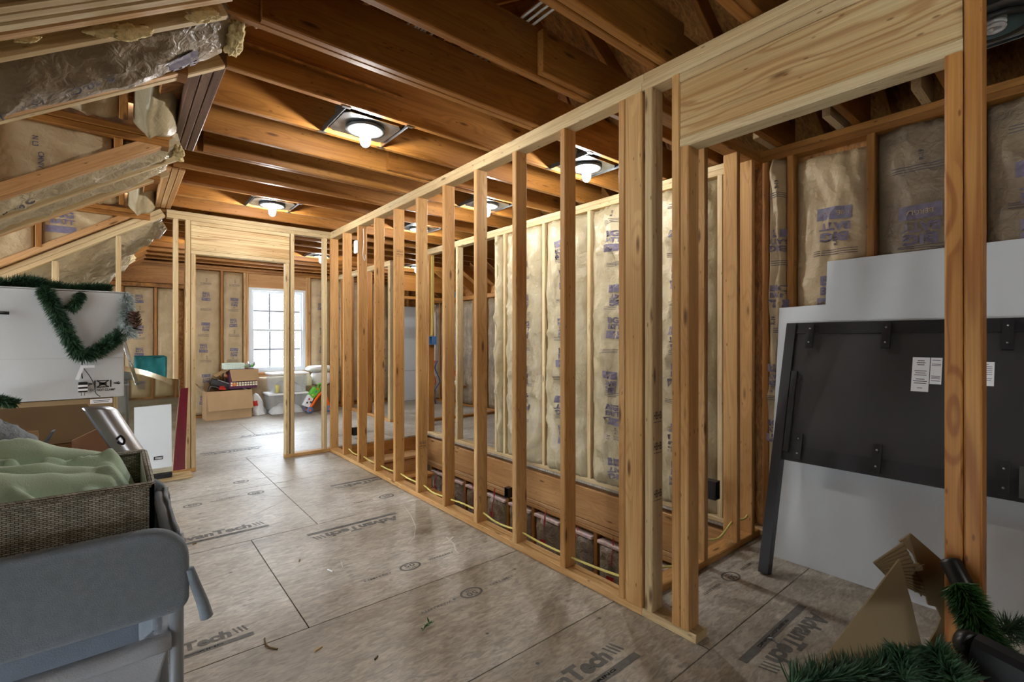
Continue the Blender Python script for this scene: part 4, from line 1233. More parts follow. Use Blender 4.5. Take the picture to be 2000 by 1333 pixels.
def pad(name, x0, x1, z0, z1, y0, y1, r, rb, mat, parent, ease=.012):
    """padded panel standing in x-z, edges rounded over"""
    rings = []
    for (ins, yy) in ((ease, y0), (ease*.3, y0+ease*.3), (0, y0+ease), (0, y1-ease), (ease*.3, y1-ease*.3), (ease, y1)):
        rings.append([Vector((a, yy, b)) for a, b in rrect(x0+ins, x1-ins, z0+ins, z1-ins, r-ins*.5, rb=max(.01, rb-ins*.5))])
    n = len(rings[0]); vs = [v for rg in rings for v in rg]; fs = []
    for i in range(len(rings)-1):
        for k in range(n):
            fs.append((i*n+k, i*n+(k+1) % n, (i+1)*n+(k+1) % n, (i+1)*n+k))
    fs += [tuple(reversed(range(n))), tuple(range((len(rings)-1)*n, len(rings)*n))]
    return mesh_obj(name, vs, fs, mat, parent, smooth=True, loc=vs[0])
pad('end_panel', -1.0, .118, .685, .872, 1.228, 1.262, .075, .03, 'grey', ct)
pad('end_panel', -1.0, .118, .685, .872, 1.71, 1.744, .075, .03, 'grey', ct)
tube('side_rail', [(.092, 1.25, .82), (.092, 1.72, .82)], .017, 'greytube', ct, seg=10)
box('tray', -.98, .075, 1.265, 1.708, .70, .715, 'grey', ct, .004)
grid_surf('side_cloth', lambda a, b: (.100+.006*noise.noise((a*6, b*4, 3)), 1.262+.448*a, .845-.15*b), 20, 8, 'grey', ct, thick=.006)
for yy in (1.275, 1.70):
    tube('leg', [(.098, yy, .84), (.098, yy, .011)], .0135, 'greytube', ct, seg=12)
    tube('leg', [(-.96, yy, .84), (-.96, yy, .011)], .0135, 'greytube', ct, seg=12)
tube('loop_strap', smooth_path([(.118, 1.236, .772), (.130, 1.236, .73), (.142, 1.238, .69), (.150, 1.24, .655)], 5), .011, 'grey', ct, seg=10, taper=lambda f: .8+.4*f)
rim = [(-.95, 1.262, .615), (.00, 1.264, .615), (.055, 1.275, .62), (.075, 1.32, .628), (.075, 1.66, .625), (.03, 1.70, .62), (-.95, 1.70, .615)]
tube('hamper_rim', smooth_path(rim, 6), .019, 'greyl', ct, seg=10)
def hamper(a, b):
    P = [Vector(p) for p in smooth_path(rim, 8)]
    f = a*(len(P)-1.001); i = int(f); p = P[i].lerp(P[i+1], f-i)
    c = Vector((-.45, 1.5, p.z)); q = c.lerp(p, 1-.06*math.sin(PI*min(1, b*1.3)))
    q.z -= b*.42
    w = .016*noise.noise((a*26, b*3, 1.2))*math.sin(PI*min(1, b*2+.08))
    return q+(q-c).normalized()*w
grid_surf('hamper_bag', hamper, 90, 14, 'greyl', ct, thick=.004)

# woven basket
def weave_mat():
    m, nt, out = new_mat('woven_seagrass')
    tc = nd(nt, 'TexCoord')
    sp = nd(nt, 'SeparateXYZ'); lk(nt, tc.outputs['Object'], sp.inputs[0])
    ax = nd(nt, 'Math', operation='ADD'); lk(nt, sp.outputs[0], ax.inputs[0]); lk(nt, sp.outputs[1], ax.inputs[1])
    cv = nd(nt, 'CombineXYZ'); lk(nt, ax.outputs[0], cv.inputs[0]); lk(nt, sp.outputs[2], cv.inputs[1])
    br = nd(nt, 'TexBrick'); br.offset = .5
    br.inputs['Scale'].default_value = 1.0; br.inputs['Brick Width'].default_value = .011; br.inputs['Row Height'].default_value = .0038
    br.inputs['Mortar Size'].default_value = .0007; br.inputs['Mortar Smooth'].default_value = .6
    br.inputs['Color1'].default_value = srgb(206, 202, 186); br.inputs['Color2'].default_value = srgb(158, 152, 134); br.inputs['Mortar'].default_value = srgb(38, 34, 28)
    lk(nt, cv.outputs[0], br.inputs['Vector'])
    n = nd(nt, 'TexNoise', i_Scale=9.0, i_Detail=3.0)
    mp = nd(nt, 'Mapping'); mp.inputs['Scale'].default_value = (5, 5, .4); lk(nt, tc.outputs['Object'], mp.inputs[0]); lk(nt, mp.outputs[0], n.inputs['Vector'])
    r = ramp(nt, [(.4, srgb(104, 98, 84)), (.58, srgb(206, 204, 192))]); lk(nt, n.outputs['Fac'], r.inputs[0])
    c = mix(nt, .6, br.outputs['Color'], r.outputs[0], 'MULTIPLY')
    c = mix(nt, .35, c, br.outputs['Color'])
    p = nd(nt, 'BsdfPrincipled'); p.inputs['Roughness'].default_value = .7
    lk(nt, c, p.inputs['Base Color'])
    b = nd(nt, 'Bump', i_Strength=.9, i_Distance=.003); b.invert = True
    lk(nt, br.outputs['Fac'], b.inputs['Height']); lk(nt, b.outputs[0], p.inputs['Normal']); lk(nt, p.outputs[0], out.inputs[0])
    return m
M['weave'] = weave_mat()
M['lining'] = plain('pale_lining', srgb(206, 204, 196), .85, spec=.2)
bk = thing('storage_basket', 'woven grey-brown storage basket full of pale green blankets', 'basket', (-.28, 1.49, .716))
B0, B1, C0, C1, zk0, zk1 = -.66, .060, 1.292, 1.692, .718, .952
def wall_slab(nm, pts, n, t, mat):
    return prism(nm, pts, t, n, mat, bk)
for (p, q, n) in (((B0, C0), (B1, C0), (0, 1, 0)), ((B1, C0), (B1, C1), (-1, 0, 0)), ((B1, C1), (B0, C1), (0, -1, 0)), ((B0, C1), (B0, C0), (1, 0, 0))):
    wall_slab('basket_side', [(p[0], p[1], zk0), (q[0], q[1], zk0), (q[0], q[1], zk1), (p[0], p[1], zk1)], n, .009, 'weave')
box('basket_base', B0+.01, B1-.01, C0+.01, C1-.01, zk0, zk0+.008, 'weave', bk)
tube('basket_rim', [(B0, C0+.005, zk1), (B1-.006, C0+.005, zk1), (B1-.005, C0+.010, zk1), (B1-.005, C1-.010, zk1), (B1-.010, C1-.005, zk1), (B0, C1-.005, zk1)], .0075, 'weave', bk, seg=8)
prism('basket_lining', [(B1-.0105, C0+.012, zk1+.002), (B1-.0105, C1-.012, zk1+.002), (B1-.0105, C1-.012, .86), (B1-.0105, C0+.012, .86)], .003, (-1, 0, 0), 'lining', bk)
M['mint'] = plain('mint_fleece', srgb(196, 220, 196), .9, spec=.15, noise_amt=.08, nscale=9, bump=.15, bscale=300, sheen=.4)
M['mint2'] = plain('pale_sage_cloth', srgb(204, 210, 196), .9, spec=.15, noise_amt=.06, nscale=9, sheen=.3)
def folds(x, y, sd):
    f1 = 1-abs(noise.noise((x*4.2+y*3.0+sd, y*9-x*3, sd)))*2
    f2 = 1-abs(noise.noise((x*9-y*5, y*15+x*4+sd, sd+2)))*2
    return .030*max(0, f1)**2+.009*f2
# soft rolls of cloth: (x0, y0, x1, y1, half width, height)
ROLLS = [(-.62, 1.36, -.20, 1.47, .030, .050), (-.30, 1.34, -.02, 1.42, .024, .040), (-.45, 1.50, -.05, 1.44, .028, .055), (-.60, 1.56, -.25, 1.62, .035, .055), (-.28, 1.60, .00, 1.53, .032, .060),
         (-.20, 1.36, -.10, 1.52, .018, .030), (-.05, 1.40, -.02, 1.60, .020, .025), (-.50, 1.42, -.30, 1.36, .018, .030)]
_r = random.Random(31)
for _k in range(16):
    _x, _y, _a, _l = _r.uniform(-.6, -.02), _r.uniform(1.33, 1.63), _r.uniform(-.7, .5), _r.uniform(.08, .22)
    ROLLS.append((_x, _y, _x+_l*math.cos(_a), _y+_l*math.sin(_a), _r.uniform(.012, .02), _r.uniform(.022, .05)))
def rolls(x, y):
    z = 0.
    for (xa, ya, xb, yb, r, hh) in ROLLS:
        dx, dy = xb-xa, yb-ya; t = max(0, min(1, ((x-xa)*dx+(y-ya)*dy)/(dx*dx+dy*dy)))
        px_, py_ = xa+dx*t, ya+dy*t+.012*math.sin(t*5+xa*9); d = math.hypot(x-px_, y-py_)/r
        if d < 1: z = max(z, hh*(math.sqrt(1-d*d)*.8+.2)*(.6+.4*math.sin(PI*min(1, max(0, t*.9+.05)))))
    return z
def blanket(a, b):
    x = B0+.016+(B1-B0-.034)*a; y = C0+.014+(C1-C0-.030)*b
    dome = math.sin(PI*min(1, max(0, a*.92+.06)))**.6*math.sin(PI*min(1, max(0, b*.85+.13)))**.8
    e = min(a, 1-a, b, 1-b)*12
    z = .900+.075*dome*(.4+.6*b)+(rolls(x, y)+folds(x, y, 2.3))*min(1, e)
    return Vector((x, y, z-.05*max(0, 1-e)**2))
bl = grid_surf('blanket', blanket, 150, 90, 'mint', None, thick=.004, loc=(-.3, 1.5, .93))
tag(bl, 'rumpled pale mint green fleece blanket stuffed in the woven basket', 'blanket')
def blanket2(a, b):
    p = Vector((B0+.10+.42*a, C0+.02+.13*b, 0)); p.y += .02*math.sin(a*7)
    p.z = .93+.030*math.sin(PI*b)*math.sin(PI*min(1, a*1.1))+folds(p.x*1.4, p.y*1.4, 8.1)*.7-.035*(1-math.sin(PI*b))*(1-b)
    p.z -= .05*max(0, 1-min(a, 1-a)*9)**2
    return p
b2 = grid_surf('blanket', blanket2, 60, 24, 'mint2', None, thick=.004, loc=(-.35, 1.37, .95))
tag(b2, 'folded pale grey-green sheet at the front of the woven basket', 'blanket')

# knitted cushion and open carton behind the table
M['knit'] = plain('grey_knit', srgb(156, 166, 176), .95, spec=.1, noise_amt=.12, nscale=20, bump=.6, bscale=120)
kc = at(12, 880, Y=2.02)
def cushion(a, b):
    th = 2*PI*a; ph = PI*(b-.5)
    sg = lambda v, p: math.copysign(abs(v)**p, v)
    x = .22*sg(math.cos(ph), .7)*sg(math.cos(th), .6); y = .07*sg(math.cos(ph), 1.)*sg(math.sin(th), .8); z = .15*sg(math.sin(ph), .7)
    w = .006*math.sin(x*130)*math.cos(z*60+math.sin(x*90)*1.5)
    n = Vector((x*.3, y*1.6, z*.3)).normalized()
    v = Vector((x, y, z))+n*w
    r_ = Matrix.Rotation(R(38), 3, 'Y')
    return kc+Vector((-.10, 0, -.03))+r_ @ v
cu = grid_surf('cushion', cushion, 96, 60, 'knit', None, loc=kc+Vector((-.10, 0, -.1)))
tag(cu, 'grey cable-knit cushion leaning behind the woven basket', 'cushion')
oc = thing('cardboard_box', 'open brown carton with raised flaps behind the woven basket', 'box', (0, 0, 0))
carton(oc, -.85, -.01, 1.86, 2.55, 0, .86, 'card', flaps=(
    ([(-.84, 2.55, .86), (-.02, 2.55, .86), (-.10, 2.63, 1.0), (-.76, 2.63, 1.0)], 'cardd'),
    ([(-.84, 1.86, .86), (-.02, 1.86, .86), (-.10, 1.80, .76), (-.76, 1.80, .76)], 'card'),
    ([(-.005, 1.88, .86), (-.005, 2.53, .86), (.03, 2.45, .74), (.03, 1.98, .74)], 'card')))
def sheet_thing(nm, lab, cat, pts, thick, n, mat):
    o = prism(nm, pts, thick, n, mat, None); tag(o, lab, cat); return o
sheet_thing('cardboard_sheet', 'pale beige cardboard sheet standing in the open carton', 'cardboard', [at(12, 846, Y=2.40), at(74, 842, Y=2.44), at(76, 905, Y=2.44), at(10, 905, Y=2.40)], .006, (0, 1, 0), 'card')
M['slate'] = plain('slate_sheet', srgb(98, 108, 118), .5)
sheet_thing('slate_sheet', 'narrow slate-blue sheet tilted in the open carton', 'panel', [at(99, 845, Y=2.15), at(106, 843, Y=2.16), at(72, 905, Y=2.1), at(55, 905, Y=2.1)], .05, (0, 1, 0), 'slate')
M['veneer'] = plain('brown_veneer', srgb(158, 116, 84), .5, noise_amt=.15, nscale=6)
sheet_thing('veneered_sheet', 'brown wood sheet tilted behind the silver curved sheet', 'panel', [at(140, 862, Y=2.3), at(212, 828, Y=2.35), at(222, 850, Y=2.35), at(215, 905, Y=2.3), at(140, 905, Y=2.28)], .015, (0, 1, 0), 'veneer')
M['silver'] = plain('silver_plastic', srgb(192, 198, 208), .3, metal=.75)
def silver(a, b):
    p = at(199, 812, Y=2.16).lerp(at(262, 905, Y=2.12), b)
    th = -.5+2.3*a
    q = Vector((math.sin(th)*.062-.02, -math.cos(th)*.05+.04, .035*math.cos(th)))
    return p+q
sv = thing('curved_panel', 'glossy silver curved plastic shell propped in the open carton', 'shell', tuple(at(262, 905, Y=2.12)))
grid_surf('shell', silver, 18, 12, 'silver', sv, thick=.006)
tube('handle_loop', smooth_path([at(228, 858, Y=2.09), at(236, 852, Y=2.075), at(243, 860, Y=2.075), at(240, 868, Y=2.08), at(230, 864, Y=2.09)], 5), .004, 'black', sv, seg=6)

# --- dresser mirror leaning at the crossing wall
MY = 5.22
mr = thing('dresser_mirror', 'arched frameless mirror with one curved cherry-red side rail', 'mirror', tuple(at(290, 925, Y=MY)))
M['mirror'] = plain('mirror_glass', srgb(222, 222, 206), .03, metal=1.)
M['cherry'] = plain('cherry_lacquer', srgb(96, 26, 38), .2, coat=.6, noise_amt=.2)
mx0, mx1 = at(228, 800, Y=MY).x-.25, at(336, 760, Y=MY).x
mzb = .085
def mtop(x):
    s = (x-mx0)/(mx1-mx0); return .905+.17*(1-s**2.2)
n = 22
def rail_x(z):                                    # the right edge bows inwards towards the foot
    return mx1+.062*((z-mzb)/.84)**1.1
pts = [(mx0, mzb), (rail_x(mzb), mzb)]+[(rail_x(mzb+(mtop(mx1)-mzb)*k/10), mzb+(mtop(mx1)-mzb)*k/10) for k in range(1, 11)]+[(mx1-(mx1-mx0)*k/n, mtop(mx1-(mx1-mx0)*k/n)) for k in range(1, n+1)]
prism('mirror_plate', [(a, MY, b) for a, b in pts], .006, (0, 1, 0), 'mirror', mr)
M['bevelg'] = plain('mirror_bevel', srgb(214, 216, 204), .08, metal=1.)
vs = []; fs = []
for k in range(n+1):
    x = mx1-(mx1-mx0)*k/n
    vs += [Vector((x, MY-.0005, mtop(x))), Vector((x-.0, MY-.006, mtop(x)-.045))]
for k in range(n):
    fs.append((2*k, 2*k+2, 2*k+3, 2*k+1))
mesh_obj('bevelled_edge', vs, fs, 'bevelg', mr, loc=vs[0])
rl = []
for k in range(15):
    z = .10+(.83-.10)*k/14
    rl.append((rail_x(z)+.004, z))
vs = []; fs = []
for (x, z) in rl:
    w = .088-.03*(z-.1)/.73
    vs += [Vector((x, MY-.045, z)), Vector((x+w, MY-.045, z)), Vector((x+w, MY-.008, z)), Vector((x, MY-.008, z))]
for k in range(14):
    for j in range(4):
        fs.append((4*k+j, 4*k+(j+1) % 4, 4*k+4+(j+1) % 4, 4*k+4+j))
fs += [(3, 2, 1, 0), (56, 57, 58, 59)]
mesh_obj('side_rail', vs, fs, 'cherry', mr, smooth=False, loc=vs[0])
box('base_rail', mx0, mx1+.0, MY-.03, MY+.02, .04, .083, 'black', mr, .004)
wc0, wc1 = at(262, 800, Y=MY-.02), at(333, 790, Y=MY-.02)
cd = thing('paper_card', 'large white card propped against the dresser mirror', 'card', (wc0.x, MY-.02, .12))
za = at(262, 797, Y=MY-.02).z; zb_ = at(333, 790, Y=MY-.02).z
prism('card', [(wc0.x, MY-.012, .135), (rail_x(.13)-.004, MY-.012, .135), (wc1.x+.006, MY-.012, zb_), (wc0.x, MY-.012, za)], .004, (0, -1, 0), 'board', cd)
lb = at(310, 895, Y=MY-.02)
box('maker_label', lb.x-.035, lb.x+.03, MY-.0185, MY-.0165, lb.z-.016, lb.z+.014, 'black', cd)
Vt, Ft, FM = text_on(lambda x, y: Vector((x, MY-.0192, y)), [('line', lb.x, lb.z+.004, .05, .004, 0, 0), ('line', lb.x, lb.z-.006, .05, .004, 0, 0)])
mesh_obj('printed_marking', Vt, Ft, 'white', cd, loc=lb)
wo = lumber('wood_offcut', (-.55, 5.24, .019), (.52, 5.30, .019), .038, .14, 'new', None)
tag(wo, 'short wood offcut on the floor under the dresser mirror', 'offcut')
po = thing('chrome_pole', 'thin chrome pole leaning beside the corner of the white box', 'pole', tuple(at(268, 751, Y=5.19)))
a_ = at(242, 668, Y=3.87); b_ = at(268, 751, Y=5.195)
tube('pole', [a_+(a_-b_)*.05, b_], .012, 'chrome', po, seg=10)
tube('pole_tip', [b_+(a_-b_)*.03, b_+(b_-a_)*.002], .0145, 'galv', po, seg=10)
M['teal'] = plain('teal_fabric', srgb(40, 112, 116), .85, spec=.2, noise_amt=.2, nscale=10)
tb = thing('fabric_hamper', 'teal fabric hamper standing behind the dresser mirror', 'hamper', (.2, 6.15, 0))
q = [at(264, 700, Y=6.0), at(325, 699, Y=6.0)]
tx0, tx1, tz = q[0].x, q[1].x, q[0].z
grid_surf('cloth_side', lambda a, b: (tx0+(tx1-tx0)*a+.012*noise.noise((a*4, b*4, 1)), 6.0+.015*noise.noise((a*5, b*5, 2)), (tz-.03*math.sin(PI*a*.5)*0)*(1-b)+.01), 18, 20, 'teal', tb, thick=.006)
grid_surf('cloth_side', lambda a, b: (tx1+.02*noise.noise((a*4, b*4, 5)), 6.0+.3*a, (tz-.01)*(1-b)+.01), 10, 16, 'teal', tb, thick=.006)
grid_surf('cloth_side', lambda a, b: (tx0+(tx1-tx0)*a, 6.3, (tz+.005)*(1-b)+.01), 10, 16, 'teal', tb, thick=.006)
grid_surf('cloth_side', lambda a, b: (tx0, 6.0+.3*a, tz*(1-b)+.01), 10, 16, 'teal', tb, thick=.006)
tube('hem', [(tx0, 6.0, tz), (tx1, 6.0, tz+.005), (tx1, 6.3, tz+.005), (tx0, 6.3, tz+.01)], .006, 'teal', tb, seg=6, closed=True)

# --- white sheet and black headboard leaning on the insulated wall
def lean(b, e, y, s, d=0.):
    """point on a leaning plane: base b (x at floor), unit up-slope e, position y along the wall, s up the slope, d off its face"""
    n = Vector((-e.z, 0, e.x))
    return Vector((b, y, 0))+e*s+n*d
e1 = Vector((.20, 0, 1.712)).normalized()
ws = prism('white_sheet', [lean(2.95, e1, 1.204, .0), lean(2.95, e1, -.75, .0), lean(2.95, e1, -.75, 1.745), lean(2.95, e1, .957, 1.729), lean(2.95, e1, .957, 1.478), lean(2.95, e1, 1.204, 1.47)], .012, (1, 0, -.117), 'board', None, loc=(2.95, .3, 0))
tag(ws, 'large notched white sheet leaning on the insulated wall behind a black headboard', 'sheet')
M['blackwood'] = plain('black_stained_wood', srgb(38, 38, 41), .4, noise_amt=.2, nscale=6, bump=.05, bscale=90)
M['blackpanel'] = plain('black_panel_back', srgb(50, 48, 48), .55, noise_amt=.2, nscale=3)
hb = thing('headboard', 'black wooden bed headboard seen from its back, leaning on white sheet', 'headboard', (2.71, .35, 0))
e2 = Vector((.39, 0, 1.356)).normalized()
n2 = Vector((-e2.z, 0, e2.x))
def slab(nm, y0, y1, s0, s1, d0, d1, mat, root=hb, s0b=None):
    pts = [lean(2.71, e2, y0, s0, d0), lean(2.71, e2, y1, s0, d0), lean(2.71, e2, y1, s1, d0), lean(2.71, e2, y0, s1, d0)]
    return prism(nm, pts, d1-d0, n2, mat, root)
slab('back_panel', -.62, 1.085, .70, 1.395, .014, .026, 'blackpanel')
slab('top_rail', -.66, 1.14, 1.345, 1.41, .026, .034, 'blackwood')
slab('bottom_rail', -.62, 1.085, .615, .70, .006, .030, 'blackwood')
slab('leg', 1.088, 1.138, 0, 1.405, -.008, .045, 'blackwood')
slab('leg', -.67, -.62, 0, 1.405, -.008, .045, 'blackwood')
slab('side_cleat', 1.055, 1.083, .66, 1.12, .028, .045, 'blackwood')
for y in (1.01, .66, .225, -.3):
    k1 = slab('bracket', y-.018, y+.018, 1.26, 1.40, .036, .048, 'blackwood')
    k2 = slab('bracket', y-.018, y+.018, .63, .77, .032, .044, 'blackwood')
    for s in (1.29, 1.37, .66, .74):
        lathe('bolt', [(.005, 0), (.005, .003), (0, .004)], 'galv', k1 if s > 1 else k2, lean(2.71, e2, y, s, .0485 if s > 1 else .0445), seg=8, axis=n2)
slab('corner_plate', .135, .18, .63, .76, .046, .052, 'galvd')
def sticker(y0, y1, s0, s1, lines):
    o = slab('paper_label', y0, y1, s0, s1, .0262, .0272, 'white')
    V, F, FM = text_on(lambda x, y: lean(2.71, e2, y0+(y1-y0)*x, s0+(s1-s0)*y, .0276), [('line', .5, y, w, .02, 0, 0) for (y, w) in lines])
    mesh_obj('printed_marking', V, F, 'inkd', o, loc=V[0])
sticker(.550, .485, 1.05, 1.22, [(.9, .4), (.84, .5), (.78, .4), (.6, .7), (.54, .6), (.48, .7), (.36, .5), (.3, .8), (.24, .7), (.1, .3)])
sticker(.482, .44, 1.09, 1.22, [(.9, .7), (.75, .8), (.7, .8), (.3, .8), (.25, .8), (.2, .8), (.12, .8)])
sticker(.33, .265, 1.095, 1.205, [(.9, .4), (.8, .8), (.72, .8), (.64, .8), (.56, .8), (.48, .8), (.3, .8), (.22, .7)])

# --- torn carton, garland and black plastic in the lower right corner
tc_ = thing('torn_carton', 'torn brown cardboard carton with ragged edges by the door jamb', 'carton', (1.5, .25, 0))
pA = [(1757, 1093), (1766, 1120), (1771, 1146), (1781, 1178), (1789, 1215), (1797, 1246), (1803, 1275), (1812, 1333), (1828, 1560), (1410, 1560), (1595, 1310)]
fA = lambda u, v: at(u, v, d=1.36-.00018*(v-1093))
prism('front_panel', [fA(*q) for q in pA], .005, (SY, CY, 0), 'cardg', tc_)
pB = [(1780, 1043), (1842, 1097), (1862, 1140), (1888, 1205), (1915, 1330), (1930, 1560), (1800, 1560), (1812, 1262), (1830, 1230), (1838, 1208), (1826, 1180), (1812, 1150), (1797, 1118), (1785, 1085), (1768, 1066), (1757, 1058)]
fB = lambda u, v: at(u, v, d=1.47-.0004*(v-1043))
prism('back_panel', [fB(*q) for q in pB], .005, (SY, CY, 0), 'cardg', tc_)
# torn ribbed layer
vs = []; fs = []; nu_, nv_ = 20, 90
for j in range(nv_+1):
    for i in range(nu_+1):
        a, b = i/nu_, j/nv_
        u = (1702+(1760-1702)*a)*(1-b)+(1735+(1815-1735)*a)*b; v = (1098+(1058-1098)*a)*(1-b)+(1130+(1170-1130)*a)*b
        if j == nv_: v += 8*noise.noise((i*.7, 3, 1)); u += 6*noise.noise((i*.5, 7, 1))
        p = fB(u, v); p += Vector((SY, CY, 0))*(-.006-.0028*math.sin(b*2*PI*13))
        vs.append(p)
W = nu_+1
fs = [(j*W+i, j*W+i+1, (j+1)*W+i+1, (j+1)*W+i) for j in range(nv_) for i in range(nu_)]
rb = mesh_obj('torn_ribbed_layer', vs, fs, 'cardg', tc_, smooth=True, loc=vs[0])
rb.modifiers.new('thickness', 'SOLIDIFY').thickness = .003
prism('torn_flap', [fB(*q)-Vector((SY, CY, 0))*.012 for q in ((1800, 1100), (1815, 1122), (1812, 1150), (1830, 1180), (1826, 1183), (1806, 1178), (1800, 1150), (1795, 1130), (1780, 1108))], .005, (SY, CY, .2), 'cardg', tc_)
prism('torn_flap', [fB(*q)-Vector((SY, CY, 0))*.006 for q in ((1780, 1100), (1800, 1098), (1800, 1118), (1790, 1124), (1774, 1116))], .004, (SY, CY, -.2), 'cardd', tc_)
# black plastic tree stand: padded bar and hinged arm
bs = thing('tree_stand', 'black plastic folding tree stand lying among garlands by the jamb', 'stand', tuple(at(1930, 1290, d=1.05)))
p0, p1 = at(1853, 1092, d=1.36), at(1895, 1170, d=1.30)
tube('padded_bar', [p0, p0.lerp(p1, .04), p0.lerp(p1, .1), p1, p1+(p1-p0)*1.5], .026, 'black', bs, seg=14, taper=lambda f: .62 if f < .1 else (.9 if f < .3 else 1))
hc = at(1895, 1262, d=1.12)
lathe('hinge_cap', [(0, -.016), (.028, -.016), (.033, -.010), (.033, .010), (.028, .016), (0, .016)], 'black', bs, hc, seg=24, axis=(-SY, -CY, .25))
q0, q1 = at(1900, 1275, d=1.10), at(2080, 1370, d=.98)
lumber('folding_arm', q0, q1, .085, .06, 'black', bs, up=(0, 0, 1), ch=.012)
lumber('folding_arm', at(1880, 1290, d=1.14), at(1900, 1560, d=1.14), .05, .05, 'black', bs, up=(SY, CY, 0), ch=.01)
# garlands
G = [at(1868, 1140, d=1.27), at(1890, 1175, d=1.24), at(1908, 1220, d=1.22), at(1930, 1260, d=1.20), at(1958, 1290, d=1.19)]
garland('garland', 'bright green tinsel garland wound round the black bar by the jamb', G, .045, 5200, 'needle2', 21)
G = [at(1545, 1345, d=1.02), at(1620, 1330, d=1.02), at(1690, 1322, d=1.03), at(1760, 1312, d=1.03), at(1830, 1316, d=1.04), at(1880, 1335, d=1.05)]
garland('garland', 'dark green garland lying along the bottom edge before the torn carton', G, .056, 3000, 'needle', 22)
G = [at(1765, 1330, d=1.0), at(1762, 1295, d=1.02), at(1762, 1275, d=1.03)]
garland('garland', 'upright dark green garland tip before the torn carton', G, .035, 700, 'needle', 23)
G = [at(1870, 1340, d=.98), at(1845, 1300, d=1.0), at(1822, 1268, d=1.02)]
gs = garland('pine_branch', 'stiff frosted pine branch beside the black tree stand', G, .042, 600, 'needle', 24, cat='branch')
G = [at(1940, 1255, d=1.3), at(1975, 1225, d=1.32), at(2020, 1240, d=1.32)]
garland('garland', 'thin dark garland strands at the edge beside the white sheet', G, .05, 500, 'needle', 25)
# a carton that carries them
sb = thing('cardboard_box', 'brown carton under the tree stand and garlands', 'box', (0, 0, 0))
carton(sb, 1.0, 1.66, -.30, .34, 0, .36, 'card')
lumber('lid_flap', (1.30, -.25, .56), (1.30, .36, .505), .01, .5, 'card', sb, up=(0, 0, 1)) if False else None

# --- leaf sprig and litter on the floor
M['leafg'] = plain('green_leaf', srgb(38, 96, 46), .45)
sp_ = thing('leaf_sprig', 'small green leafy plastic sprig lying on the floor', 'sprig', tuple(at(833, 1228, Z=0)))
c = at(833, 1228, Z=0.004); rnd = random.Random(5)
tube('stem', smooth_path([c+Vector((-.025, -.01, .003)), c+Vector((0, 0, .012)), c+Vector((.03, .012, .010))], 4), .0015, 'leafg', sp_, seg=5)
for k in range(13):
    b = c+Vector((-.025+.005*k, -.01+.002*k, .008)); an = rnd.uniform(0, 2*PI); tl = Vector((math.cos(an)*.018, math.sin(an)*.018, rnd.uniform(.006, .026))); sd = tl.cross(Vector((0, 0, 1))).normalized()*.005
    prism('leaf', [b, b+tl*.5+sd, b+tl, b+tl*.5-sd], .0006, (0, 0, 1), 'leafg', sp_)
M['chip'] = plain('wood_chip', srgb(196, 160, 110), .7)
for k, (u, v, L, an, m, lab) in enumerate(((622, 1268, .035, .3, 'chip', 'pale wood splinter on the floor below the leafy sprig seam'), (585, 1095, .025, 1.2, 'cardd', 'small dark wood crumb near the printed seam'), (735, 1285, .02, .6, 'black', 'small dark crumb on the floor left of the leafy sprig'), (380, 1062, .022, .2, 'cardd', 'dark wood crumb near the changing table leg'), (645, 1115, .045, 1.9, 'white', 'thin white plaster sliver on the floor panel'))):
    p = at(u, v, Z=.003)
    o = lumber('wood_splinter', p-Vector((math.cos(an), math.sin(an), 0))*L/2, p+Vector((math.cos(an), math.sin(an), 0))*L/2, .005, .007, m, None)
    tag(o, lab, 'debris')
wr_ = tube('wire_offcut', smooth_path([at(517, 1247, Z=.003), at(519, 1258, Z=.006), at(527, 1265, Z=.004), at(542, 1268, Z=.003)], 6), .003, 'cardd', None, seg=6); tag(wr_, 'curled tan wire offcut on the floor seam', 'wire')
wr_ = tube('wire_offcut', smooth_path([at(1499, 1247, Z=.003), at(1508, 1247, Z=.008), at(1515, 1254, Z=.004), at(1522, 1258, Z=.003)], 6), .003, 'galv', None, seg=6); tag(wr_, 'bent nail lying on the floor beside the printed logo in the doorway', 'nail')
# sawdust on the end wall plate
vs = []; fs = []; rnd = random.Random(9)
for k in range(160):
    p = Vector((2.86+rnd.gauss(0, .03), 1.375+rnd.gauss(0, .015), .040+abs(rnd.gauss(0, .004)))); a = rnd.uniform(0, PI); d = Vector((math.cos(a), math.sin(a), rnd.uniform(-.3, .3)))*.006; s = Vector((-math.sin(a), math.cos(a), 0))*.0012; o_ = len(vs)
    vs += [p-d-s, p-d+s, p+d+s, p+d-s]; fs.append((o_, o_+1, o_+2, o_+3))
sd_ = mesh_obj('sawdust', vs, fs, 'chip', None, loc=(2.86, 1.375, .039)); tag(sd_, 'curly sawdust on the bottom plate of the short stud wall', 'sawdust', kind='stuff')

# --- wiring
def cable(name, label, pts, r=.0055, mat='yellow', sub=6):
    o = tube(name, smooth_path(pts, sub), r, mat, None, seg=7); tag(o, label, 'cable'); return o
pts = []
xc = XA+.055
for k in range(8, -1, -1):
    y = Y0A+.4064*k+.019
    zh = .082+.006*((k*7) % 3)
    if k < 8: pts.append((xc-.01, y+.22, zh+.004-.012*(k % 2)))
    pts.append((xc, y+.03, zh)); pts.append((xc, y-.03, zh))
pts += [(xc+.01, 1.60, .085), (xc+.015, 1.45, .10), (1.965, 1.40, .10), (2.05, 1.395, .12), (2.25, 1.37, .09), (2.49, 1.385, .13), (2.55, 1.385, .13), (2.70, 1.37, .11), (2.88, 1.385, .15), (2.93, 1.385, .15), (3.03, 1.375, .14), (3.10, 1.385, .15)]
cable('electrical_cable', 'yellow electrical cable threaded through the bottoms of the studs', pts, .0062)
